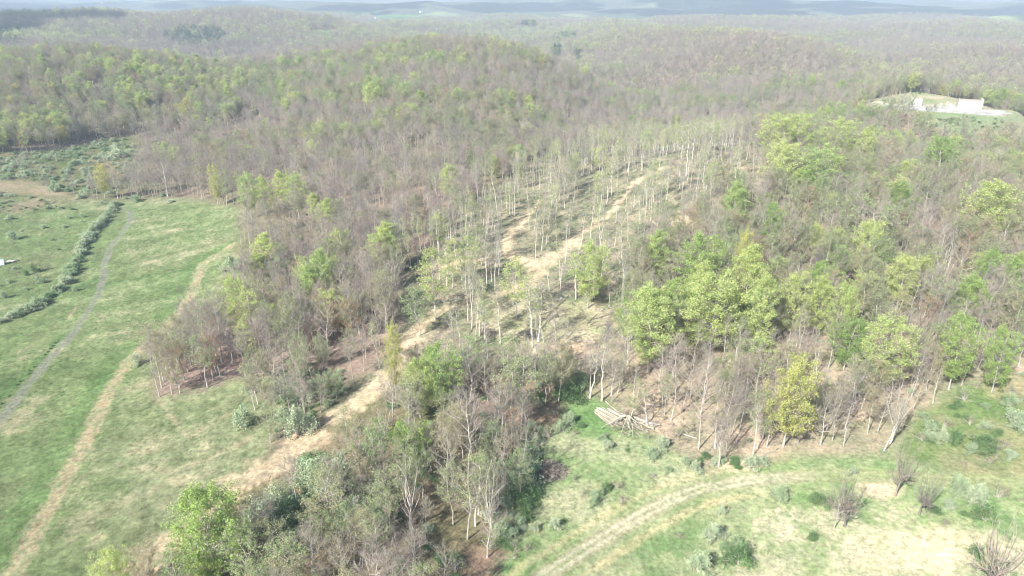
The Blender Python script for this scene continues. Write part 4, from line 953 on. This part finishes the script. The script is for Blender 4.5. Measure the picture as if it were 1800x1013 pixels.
# the timber pile on both sides of the uprooted stump
PL = [(1044,724,1070,744),(1052,732,1080,752),(1057,716,1090,733),(1066,727,1098,752),(1045,721,1083,742),(1047,725,1084,746),(1050,729,1086,748),(1049,718,1088,739),(1055,722,1092,742),(1068,719,1104,738),(1071,721,1108,741),(1075,725,1104,744),(1062,724,1094,746),(1080,722,1115,738)]
PR = [(1108,744,1140,760),(1122,734,1145,742),(1112,733,1148,748),(1115,738,1150,752),(1120,742,1150,756),(1110,737,1143,754),(1118,736,1158,742),(1124,740,1160,750)]
SIDE = ['pale cut log lying in the left half of the timber pile', 'pale cut log lying in the right half of the timber pile']
PL.sort(key=lambda t: t[0]+t[2]); PR.sort(key=lambda t: t[0]+t[2])
PL += [(a+2+i % 3, b+3-i % 2, c+4-i % 5, d+2) for i, (a, b, c, d) in enumerate(PL)]; PR += [(a+2, b+3, c-1, d+1) for (a, b, c, d) in PR]
PL.sort(key=lambda t: t[0]+t[2]); PR.sort(key=lambda t: t[0]+t[2])
for k, (P_, lb) in enumerate(((PL, SIDE[0]), (PR, SIDE[1]))):
    for i, (a, b, c, d) in enumerate(P_): log_at(a, b, c, d, rng.uniform(.09, .22), lift=[0, 0, 0, .3, 0, .38, .3, 0][i % 8], mat=['slash', 'log', 'pale_bark'][i % 3], twigs=[0, 0, 2, 0, 0, 1][i % 6], label=f'pale cut log, {("first" if i == 0 else ORD[i])} from the left in the '+['left', 'right'][k]+' half of the timber pile')
log_at(1065, 707, 1083, 722, .2, label='single pale log pointing at the timber pile from above')
def stump():
    A = ground_at(1102, 738)[0]; g = Geo(); rg = np.random.default_rng(5)
    root = link('uprooted_tree', None, None, tuple(A)); tag(root, 'pale uprooted dead tree with roots and limbs sprawling over the timber pile', 'dead tree')
    c = np.array([0, 0, 1.6]); g.tubes([(0, 1.2, .2)], [c], .5, .42, 8); link('stump', g.mesh('stump', [M['pale_bark']], True), root)
    g = Geo()
    F = np.array([-A[0], -A[1], 0])/math.hypot(A[0], A[1]); R_ = np.array([-F[1], F[0], 0])
    for i in range(15):
        a = rg.uniform(-1.25, 1.25); d = F*math.cos(a)+R_*math.sin(a); L_ = rg.uniform(4, 9.5); prev = c; pr = .16
        for k in range(1, 6):
            q = k/5; p = c*(1-q)+d*L_*q+rg.normal(0, .28, 3); p[2] = c[2]*(1-q)**1.3+.15+.9*math.sin(q*3)*rg.uniform(.2, 1)
            g.tubes([prev], [p], pr, pr*.72, 5)
            if k > 1:
                e = p+rg.normal(0, .9, 3); e[2] = max(.1, e[2]); g.tubes([p], [e], pr*.5, .012, 3)
            prev = p; pr *= .72
    link('limb_tangle', g.mesh('limb_tangle', [M['pale_bark']], True), root)
    g = Geo(); g.tubes([c+[0, 0, -.3]], [c+[0, 0, .9]], .55, .2, 7)
    for _ in range(14): g.tubes([c], [c+rg.normal(0, .8, 3)+[0, 0, .6]], .09, .02, 4)
    link('root_plate', g.mesh('root_plate', [M['root_dirt']], True), root)
stump()
def heap(u, v, ru, n, hgt_, label, name='brush_heap', mat='slash', L=2.2, flat=.35):
    A = ground_at(u, v)[0]; W_ = ru/FPX*(A[1]*cP-(A[2]-CAM_H)*sP); g = Geo(); rg = np.random.default_rng(int(u))
    a = rg.uniform(0, 6.28, n); r = W_*rg.uniform(0, 1, n)**.7; h = hgt_*np.maximum(0, 1-(r/W_)**2)*rg.uniform(0, 1, n)+.1; c = np.stack([r*np.cos(a), r*np.sin(a), h], 1)
    d = rg.normal(0, 1, (n, 3)); d[:, 2] *= .25; d /= np.linalg.norm(d, axis=1, keepdims=True); l = rg.uniform(.4, 1, n)[:, None]*L/2
    P0 = c-d*l; P1 = c+d*l; P0[:, 2] = np.maximum(P0[:, 2], .05); P1[:, 2] = np.maximum(P1[:, 2], .05); g.tubes(P0, P1, rg.uniform(.03, .11, n), .02, 4)
    gx, gy = A[0], A[1]
    o = link(name, g.mesh(name, [M[mat]], True), None, tuple(A)); tag(o, label, 'brush heap'); return o
heap(968, 828, 30, 700, 1.5, 'grey heap of cut brush lying alone in the lower right field')
heap(1100, 742, 42, 260, .8, 'mess of grey sticks and tops under the timber pile', L=3)
heap(1138, 402, 22, 380, 1.8, 'dark heap of tops at the edge of the gully in the cut', mat='dark_bark', L=3)
for (u, v, ru, lb) in ((735, 545, 18, 'grey heap of tops left of the dirt road below its fork'), (858, 585, 16, 'brush heap in the middle of the sandy clearing edge'), (700, 440, 16, 'grey heap of slash in the wood left of the dirt road fork'), (1000, 505, 18, 'dark heap of tops just below the dirt road fork'),
                       (640, 505, 18, 'dark heap of slash under the trees left of the cut'), (1180, 290, 14, 'grey heap of tops at the upper end of the cut'), (930, 590, 20, 'long heap of limbs in the middle of the sandy clearing')):
    heap(u, v, ru, 200, .9, lb, mat='slash' if 'grey' in lb else 'dark_bark', L=3)
for (a, b, c, d, t, lb) in ((1055, 547, 1085, 538, 3, 'pale bare log lying on the sandy ground right of the clearing'), (935, 582, 1000, 520, 10, 'long dark fallen trunk lying across the clearing'), (912, 380, 932, 374, 0, 'white log at the upper end of the side skid road'), (914, 384, 930, 380, 0, 'white log just below the one at the upper end of the side skid road'),  # the long dark trunk is added to draw a tree's cast shadow
                            (1232, 800, 1268, 780, 8, 'dead branching limb lying at the lower edge of the right wood'), (1262, 786, 1275, 752, 6, 'curved dead limb standing out of the lower edge of the right wood'), (1195, 762, 1225, 772, 0, 'short fallen log between the timber pile and the dead limb'), (790, 700, 815, 680, 4, 'fallen limb inside the low wood beside pale trees')):
    log_at(a, b, c, d, .2 if t < 5 else .15, name='fallen_limb', cat='fallen limb', twigs=t, label=lb, mat='dark_bark' if 'dark' in lb else 'pale_bark')
# trunks left lying in the cut
n_ = 0
while n_ < 150:
    u, v = rng.uniform(560, 1340), rng.uniform(255, 660)
    if not inpoly(np.array([u]), np.array([v]), LOGGED)[0] and not (inpoly(np.array([u]), np.array([v]), LEFTCLUMP)[0] and rng.uniform() < .3): continue
    A = ground_at(u, v)[0]; a = rng.normal(.75, .5); L_ = rng.uniform(4, 11); x2, y2 = A[0]+L_*math.cos(a), A[1]+L_*math.sin(a); z2 = float(hgt(x2, y2))
    if not roads_clear(np.array([A[0], x2]), np.array([A[1], y2]), -1).all(): continue
    r_ = rng.uniform(.10, .2); t = int(rng.integers(0, 7)); o = link('fallen_log', log_mesh('fallen_log', (0, 0, r_), (x2-A[0], y2-A[1], z2-A[2]+r_*.8), r_, r_*.6, t, rng, ['slash', 'pale_bark', 'log'][n_ % 3]), None, tuple(A))
    tag(o, None, 'log', 'trunks left lying in the cut'); queue_label(o, ['weathered fallen log', 'pale fallen log', 'fresh cut fallen log'][n_ % 3]+(' with limbs' if t > 3 else ''), A[0], A[1]); n_ += 1
flush_labels()
# small wood strewn everywhere in the cut
def stick_proto(key, seed, n, W_, mats):
    rg = np.random.default_rng(seed); g = Geo(); c = rg.normal(0, W_/2, (n, 3)); c[:, 2] = rg.uniform(.05, .35, n); a = rg.normal(.7, .7, n); l = rg.uniform(.4, 1.8, n); d = np.stack([np.cos(a), np.sin(a), rg.normal(0, .1, n)], 1)*l[:, None]
    P0 = c-d/2; P1 = c+d/2; P0[:, 2] = np.maximum(P0[:, 2], .03); P1[:, 2] = np.maximum(P1[:, 2], .03); g.tubes(P0, P1, rg.uniform(.03, .09, n), .02, 3); PROTO[key] = dict(one=g.mesh(key, mats), H=.5, W=W_)
for i in range(4): stick_proto(f'stick{i}', 120+i, 22, 3.0, [M[['slash', 'dark_bark', 'dark_bark', 'slash'][i]]])
def strew():
    c = 3.1; xs = np.arange(-160, 260, c); ys = np.arange(130, 620, c); X, Y = np.meshgrid(xs, ys); X = X.ravel()+rng.uniform(-1.5, 1.5, X.size); Y = Y.ravel()+rng.uniform(-1.5, 1.5, Y.size); Z = hgt(X, Y); u, v = proj(X, Y, Z)
    q = rng.uniform(0, 1, X.size); nz = fbm(X, Y, 14, 2, 401); m = (inpoly(u, v, LOGGED) & (q < .85+2*nz)) | (inpoly(u, v, RIGHTWOOD) & (v > 560) & (q < .22)) | (inpoly(u, v, LEFTCLUMP) & (q < .12)) | (inpoly(u, v, LOWWOOD) & (q < .22))
    m &= roads_clear(X, Y, -1.2); X, Y, Z = X[m], Y[m], Z[m]; n = len(X); s_ = rng.uniform(.5, 1.3, n)
    scatter('slash_debris', np.stack([X, Y, Z], 1), np.stack([0*X, 0*X, rng.normal(0, .5, n)], 1), np.stack([s_, s_, s_], 1), [f'stick{k}' for k in rng.integers(0, 4, n)], 'small broken wood strewn over the logged ground')
strew()
def stones():
    for i, (u, v, s_) in enumerate([(947,247,1.4),(950,249,1.1),(952.5,245,1.8),(956,247,1.5),(958,243,1.2),(960.5,246,1.9),(964,248,1.3),(969,246,1.0),(986,525,.9),(941,506,.8)]):
        A = ground_at(u, v)[0]; g = Geo(); rg = np.random.default_rng(200+i); nseg = 8
        rings = []; 
        for k, (zz, rr) in enumerate(((-.2, .9), (.25, 1), (.6, .8), (.85, .35))):
            th = np.arange(nseg)*2*math.pi/nseg; r = rr*rg.uniform(.75, 1.1, nseg); rings.append(np.stack([r*np.cos(th), r*np.sin(th), np.full(nseg, zz)+rg.normal(0, .04, nseg)], 1))
        v_ = np.concatenate(rings)*s_*.8; f_ = [(k*nseg+j, k*nseg+(j+1) % nseg, (k+1)*nseg+(j+1) % nseg, (k+1)*nseg+j) for k in range(3) for j in range(nseg)]
        g.add(v_, f_, 4); g.f.append(np.arange(3*nseg, 4*nseg)); g.n.append(np.array([nseg])); g.m.append(np.array([0]))
        o = link('boulder', g.mesh('boulder', [M['stone']]), None, tuple(A))
        tag(o, f'pale boulder, {("first" if i == 0 else ORD[i])} from the left in the stone heap beyond the cut' if i < 8 else ['pale boulder right of the long trunk standing in for a shadow', 'pale boulder just left of the dirt road fork'][i-8], 'boulder', 'stones of the heap' if i < 8 else None)
stones()

# ------------------------------------------------------------------ the well yard and far buildings
def at_px(u, v): return ground_at(u, v)[0]
def yaw_to_cam(p): return -math.atan2(p[0], p[1])
def pad_at(u, v):
    """where a pixel's ray meets the levelled yard"""
    dx, dy, dz = raydir(u, v); t = (PAD_Z-CAM_H)/dz; return np.array([dx*t, dy*t, PAD_Z])
def yard():
    p = pad_at(1704, 191); rz = yaw_to_cam(p)+.10
    r = link('storage_building', None, None, tuple(p), (0, 0, rz)); tag(r, 'large cream metal building standing at the right side of the gravel yard', 'building')
    g = Geo(); g.box((0, 6, 3.3), (19, 12, 6.6)); link('wall', g.mesh('wall', [M['cream_metal']]), r)
    g = Geo(); g.box((-.9, 6, 6.76), (17.8, 12.6, .3)); rf = link('roof', g.mesh('roof', [M['tan_metal']]), r)
    g = Geo(); g.box((8.8, 6, 7.4), (1.4, 12.8, 1.6)); link('parapet', g.mesh('parapet', [M['cream_metal']]), rf)
    for xx in (-6, 3): g = Geo(); g.box((xx, -.06, 2.2), (4, .12, 4.4)); link('door', g.mesh('door', [M['white_paint']]), r)
    for i, (u, v, lb) in enumerate(((1608, 186, 'white tank with a sloping stair at the left end of the yard'), (1616, 186, 'white tank right beside the one with the sloping stair'))):
        p = pad_at(u, v); r = link('storage_tank', None, None, tuple(p), (0, 0, yaw_to_cam(p))); tag(r, lb, 'tank', 'tanks in the gravel yard')
        g = Geo(); g.tubes([(0, 0, 0)], [(0, 0, 6)], 1.9, 1.9, 20); link('shell', g.mesh('shell', [M['white_paint']]), r)
        g = Geo(); g.tubes([(0, 0, 6)], [(0, 0, 6.5)], 1.95, .4, 20); link('lid', g.mesh('lid', [M['white_paint']]), r)
        if i == 0:
            g = Geo()
            for k in range(14): g.box((-2.1-k*.42, -.2, 5.8-k*.42), (.5, 1.2, .08))
            for s_ in (-.8, .4): g.tubes([(-2.0, s_, 6.2)], [(-8, s_, .2)], .12, .12, 4)
            for s_ in (-.8, .4): g.tubes([(-2.0, s_, 7.2)], [(-8, s_, 1.2)], .05, .05, 4)
            link('stair', g.mesh('stair', [M['white_paint']]), r)
    for (u, v, h, lb) in ((1587, 184, 9, 'white leaning light pole left of the tanks'), (1566, 183, 7, 'thin white pole at the far left end of the yard')):
        p = pad_at(u, v); p[2] = float(hgt(p[0], p[1])); r = link('light_pole', None, None, tuple(p), (0, .12, yaw_to_cam(p))); tag(r, lb, 'pole', 'poles of the gravel yard')
        g = Geo(); g.tubes([(0, 0, 0)], [(0, 0, h)], .16, .1, 8); link('post', g.mesh('post', [M['white_paint']], True), r)
        g = Geo(); g.box((.5, 0, h), (1.3, .35, .22)); link('lamp_head', g.mesh('lamp_head', [M['grey_steel']]), r)
    for (u, v, h, lb) in ((1653, 188, 3.4, 'white wellhead in the middle of the yard, left of the taller one'), (1664, 187, 4.6, 'taller white wellhead in the middle of the yard')):
        p = pad_at(u, v); r = link('wellhead', None, None, tuple(p), (0, 0, yaw_to_cam(p))); tag(r, lb, 'wellhead', 'wellheads of the gravel yard')
        g = Geo(); g.tubes([(0, 0, 0), (0, 0, .5), (0, 0, 1.6)], [(0, 0, .5), (0, 0, 1.6), (0, 0, h)], [.6, .3, .18], [.6, .3, .12], 10); link('casing', g.mesh('casing', [M['white_paint']]), r)
        for zz in (1.2, 2.0, h*.8):
            g = Geo(); g.tubes([(-.9, 0, zz)], [(.9, 0, zz)], .16, .16, 8); g.tubes([(.9, 0, zz)], [(1.0, 0, zz)], .35, .35, 10); link('valve', g.mesh('valve', [M['white_paint']]), r)
    for (u, v, dx, dy, dz, m_, lb) in ((1670, 187, 2.2, 2, 2.2, 'white_paint', 'square white cabinet right of the taller wellhead'), (1675, 188.5, 3.2, 1.6, 1.1, 'white_paint', 'low white skid box left of the cream building'), (1640, 186.5, 2.6, 1.4, .9, 'tan_metal', 'low tan skid box left of the wellheads')):
        p = pad_at(u, v); r = link('equipment_box', None, None, tuple(p), (0, 0, yaw_to_cam(p))); tag(r, lb, 'cabinet', 'equipment on the gravel yard')
        g = Geo(); g.box((0, 0, dz/2+.15), (dx, dy, dz)); link('housing', g.mesh('housing', [M[m_]]), r); g = Geo(); g.box((0, 0, .07), (dx+.2, dy+.2, .14)); link('skid', g.mesh('skid', [M['grey_steel']]), r)
    for (u, v, s_, lb) in ((1594, 152, 3.4, 'small white shed on top of the knoll behind the yard'), (1755, 201, 3.0, 'small white shed at the right edge of the green bank'), (594, 152, 3.4, 'small white shed on the wooded middle hill')):
        A = at_px(u, v); r = link('small_shed', None, None, tuple(A), (0, 0, yaw_to_cam(A)+.3)); tag(r, lb, 'shed'); h0 = 0 if u > 700 else 13
        if h0: h0 = 0
        g = Geo(); g.box((0, 0, s_*.4), (s_, s_*.8, s_*.8)); link('wall', g.mesh('wall', [M['white_paint']]), r)
        g = Geo(); g.box((0, 0, s_*.8+.1), (s_*1.1, s_*.9, .2), taper=.9); link('roof', g.mesh('roof', [M['white_paint']]), r)
    # pale blue shelter and a small trailer in the left meadow
    A = at_px(1, 465); r = link('shelter', None, None, tuple(A), (0, 0, .5)); tag(r, 'pale blue and white shelter in the meadow, cut by the left edge', 'shelter')
    g = Geo(); g.add([(-1.7, -1.6, 0), (1.7, -1.6, 0), (1.7, 1.6, 0), (-1.7, 1.6, 0), (-1.7, 0, 2.6), (1.7, 0, 2.6)], [(0, 1, 5, 4), (2, 3, 4, 5)], 4); g.add([(-1.7, -1.6, 0), (-1.7, 0, 2.6), (-1.7, 1.6, 0), (1.7, -1.6, 0), (1.7, 1.6, 0), (1.7, 0, 2.6)], [(0, 1, 2), (3, 4, 5)], 3); link('tarp', g.mesh('tarp', [M['blue_tarp']]), r)
    g = Geo(); g.box((0, 0, 2.62), (3.6, .5, .1)); link('ridge', g.mesh('ridge', [M['white_paint']]), r)
    A = at_px(19, 461); r = link('utility_trailer', None, None, tuple(A), (0, 0, .2)); tag(r, 'small white flat trailer right of the pale blue shelter', 'trailer')
    g = Geo(); g.box((0, 0, .62), (3.2, 1.5, .14)); link('bed', g.mesh('bed', [M['white_paint']]), r)
    g = Geo(); g.tubes([(1.6, 0, .6)], [(3.2, 0, .5)], .06, .06, 5); link('drawbar', g.mesh('drawbar', [M['grey_steel']]), r)
    for s_ in (-.8, .8): g = Geo(); g.tubes([(-.2, s_-.1, .35)], [(-.2, s_+.1, .35)], .35, .35, 14); link('wheel', g.mesh('wheel', [M['dark_gap']]), r)
    # the farm in the far valley
    for i, (u, v, w_, d_, h_, lb) in enumerate(((633, 35, 34, 20, 9, 'long white farm building, leftmost in the far valley'), (649, 34.5, 18, 14, 8, 'white house right of the long far farm building'), (656, 34, 14, 12, 7, 'smaller white house in the middle of the far farm'), (662, 34.5, 16, 14, 8, 'white house at the right end of the far farm'), (740, 22.5, 22, 14, 8, 'tiny white house alone on the far slope'), (183, 6.5, 40, 24, 12, 'tiny white barn in the haze above the far left ridge'))):
        A = at_px(u, v); r = link('farm_house', None, None, tuple(A-[0, 0, 1]), (0, 0, yaw_to_cam(A)+.2*i)); tag(r, lb, 'house', 'buildings of the far valley')
        k_ = max(1.0, math.hypot(A[0], A[1])/5200)
        w_, d_, h_ = w_*k_, d_*k_, h_*k_
        g = Geo(); g.box((0, 0, h_/2), (w_, d_, h_)); link('wall', g.mesh('wall', [M['white_paint']]), r)
        g = Geo(); x_, y_ = w_/2*1.05, d_/2*1.1; g.add([(-x_, -y_, h_), (x_, -y_, h_), (x_, y_, h_), (-x_, y_, h_), (-x_, 0, h_*1.45), (x_, 0, h_*1.45)], [(0, 1, 5, 4), (2, 3, 4, 5)], 4); g.add([(-x_, -y_, h_), (-x_, 0, h_*1.45), (-x_, y_, h_), (x_, -y_, h_), (x_, y_, h_), (x_, 0, h_*1.45)], [(0, 1, 2), (3, 4, 5)], 3); link('roof', g.mesh('roof', [M['white_paint']]), r)
yard()

# ------------------------------------------------------------------ fair weather clouds high above, whose shadows lie on the far hills
def clouds():
    m, n, out = newmat('cloud'); d = n.nodes.new('ShaderNodeBsdfDiffuse'); d.inputs['Color'].default_value = (.85, .86, .88, 1); n.links.new(d.outputs[0], out.inputs[0])
    CZ = 1500
    for i, (u, v, rx, ry) in enumerate(((1150, 19, 330, 500), (1340, 23, 380, 700), (1720, 20, 560, 900), (1500, 10, 500, 900), (565, 16, 260, 500), (905, 9, 600, 900), (1270, 8, 700, 900), (20, 45, 260, 200), (60, 12, 500, 1200), (380, 8, 400, 1200), (700, 10, 300, 900))):
        A = at_px(u, v); rg = np.random.default_rng(300+i); t = (CZ-A[2])/math.tan(SUN_EL); c = np.array([A[0]-t*math.sin(SHADOW_AZ), A[1]-t*math.cos(SHADOW_AZ), CZ])
        g = Geo(); nu, nv = 14, 9
        for k in range(30):
            o = rg.normal(0, .42, 3)*[rx, ry, 40]; o[2] = abs(o[2]); rr = rg.uniform(.18, .42)*np.array([min(rx, ry)]*2+[min(rx, ry)*.5])
            th = np.linspace(0, 2*math.pi, nu, endpoint=False); ph = np.linspace(.05, math.pi-.05, nv); T_, P_ = np.meshgrid(th, ph); q = rg.uniform(.88, 1.12, T_.shape)
            v_ = np.stack([np.cos(T_)*np.sin(P_)*q*rr[0], np.sin(T_)*np.sin(P_)*q*rr[1], np.maximum(np.cos(P_), -.25)*q*rr[2]], -1).reshape(-1, 3)+o
            f_ = [(a*nu+b, a*nu+(b+1) % nu, (a+1)*nu+(b+1) % nu, (a+1)*nu+b) for a in range(nv-1) for b in range(nu)]; g.add(v_, f_, 4)
        o_ = link('cloud', g.mesh('cloud', [m], True), None, tuple(c)); tag(o_, 'white fair weather cloud drifting high above the hills', None, 'clouds above the hills', 'structure')
clouds()

# ------------------------------------------------------------------ grass tufts on the open ground
for nm, st_ in (('grass_green', [(0, (.17, .27, .10)), (1, (.22, .31, .13))]), ('grass_straw', [(0, (.38, .35, .22)), (1, (.48, .43, .29))])): M[nm] = leaf_material(nm, st_, .2)
def tuft_proto(key, seed, n, W_, h, m):
    rg = np.random.default_rng(seed); g = Geo(); b = np.concatenate([rg.normal(0, W_/3, (n, 2)), np.zeros((n, 1))], 1); d = rg.normal(0, .5, (n, 3)); d[:, 2] = 1; d /= np.linalg.norm(d, axis=1, keepdims=True)
    g.ribbons(b, b+d*rg.uniform(.5, 1, n)[:, None]*h, .045, rg); PROTO[key] = dict(one=g.mesh(key, [m]), H=h, W=W_)
for i in range(2): tuft_proto(f'tuft{i}', 140+i, 60, 1.0, .32, M['grass_green']); tuft_proto(f'straw{i}', 145+i, 60, 1.1, .42, M['grass_straw'])
def grass():
    c = 1.35; xs = np.arange(-330, 170, c); ys = np.arange(75, 420, c); X, Y = np.meshgrid(xs, ys); X = X.ravel()+rng.uniform(-.7, .7, X.size); Y = Y.ravel()+rng.uniform(-.7, .7, Y.size); Z = hgt(X, Y); u, v = proj(X, Y, Z)
    nz = fbm(X, Y, 11, 3, 501); nw = fbm(X, Y, 40, 3, 502); q = rng.uniform(0, 1, X.size)
    fld = inpoly(u, v, FIELD); mdw = inpoly(u, v, MEADOW)
    m = (fld & (q < .55+1.4*nz)) | (mdw & (q < .30+1.4*nz)); m &= (u > -60) & (u < 1860) & (v < 1050)
    for k in ('track', 'farm', 'straw', 'skid'): m &= np.abs(roaddist(X, Y, RW[k])) > (1.9 if k != 'farm' else 2.9)
    X, Y, Z, nw, q = X[m], Y[m], Z[m], nw[m], rng.uniform(0, 1, int(m.sum())); n = len(X); s_ = rng.uniform(.5, 1.3, n)
    k = np.where(q < .42+1.6*nw, 'straw', 'tuft')
    scatter('grass', np.stack([X, Y, Z], 1), np.stack([0*X, 0*X, rng.uniform(0, 6.28, n)], 1), np.stack([s_, s_, s_*rng.uniform(.6, 1.2, n)], 1), [a+str(b) for a, b in zip(k, rng.integers(0, 2, n))], 'uneven tufts of spring grass over the meadows')
grass()
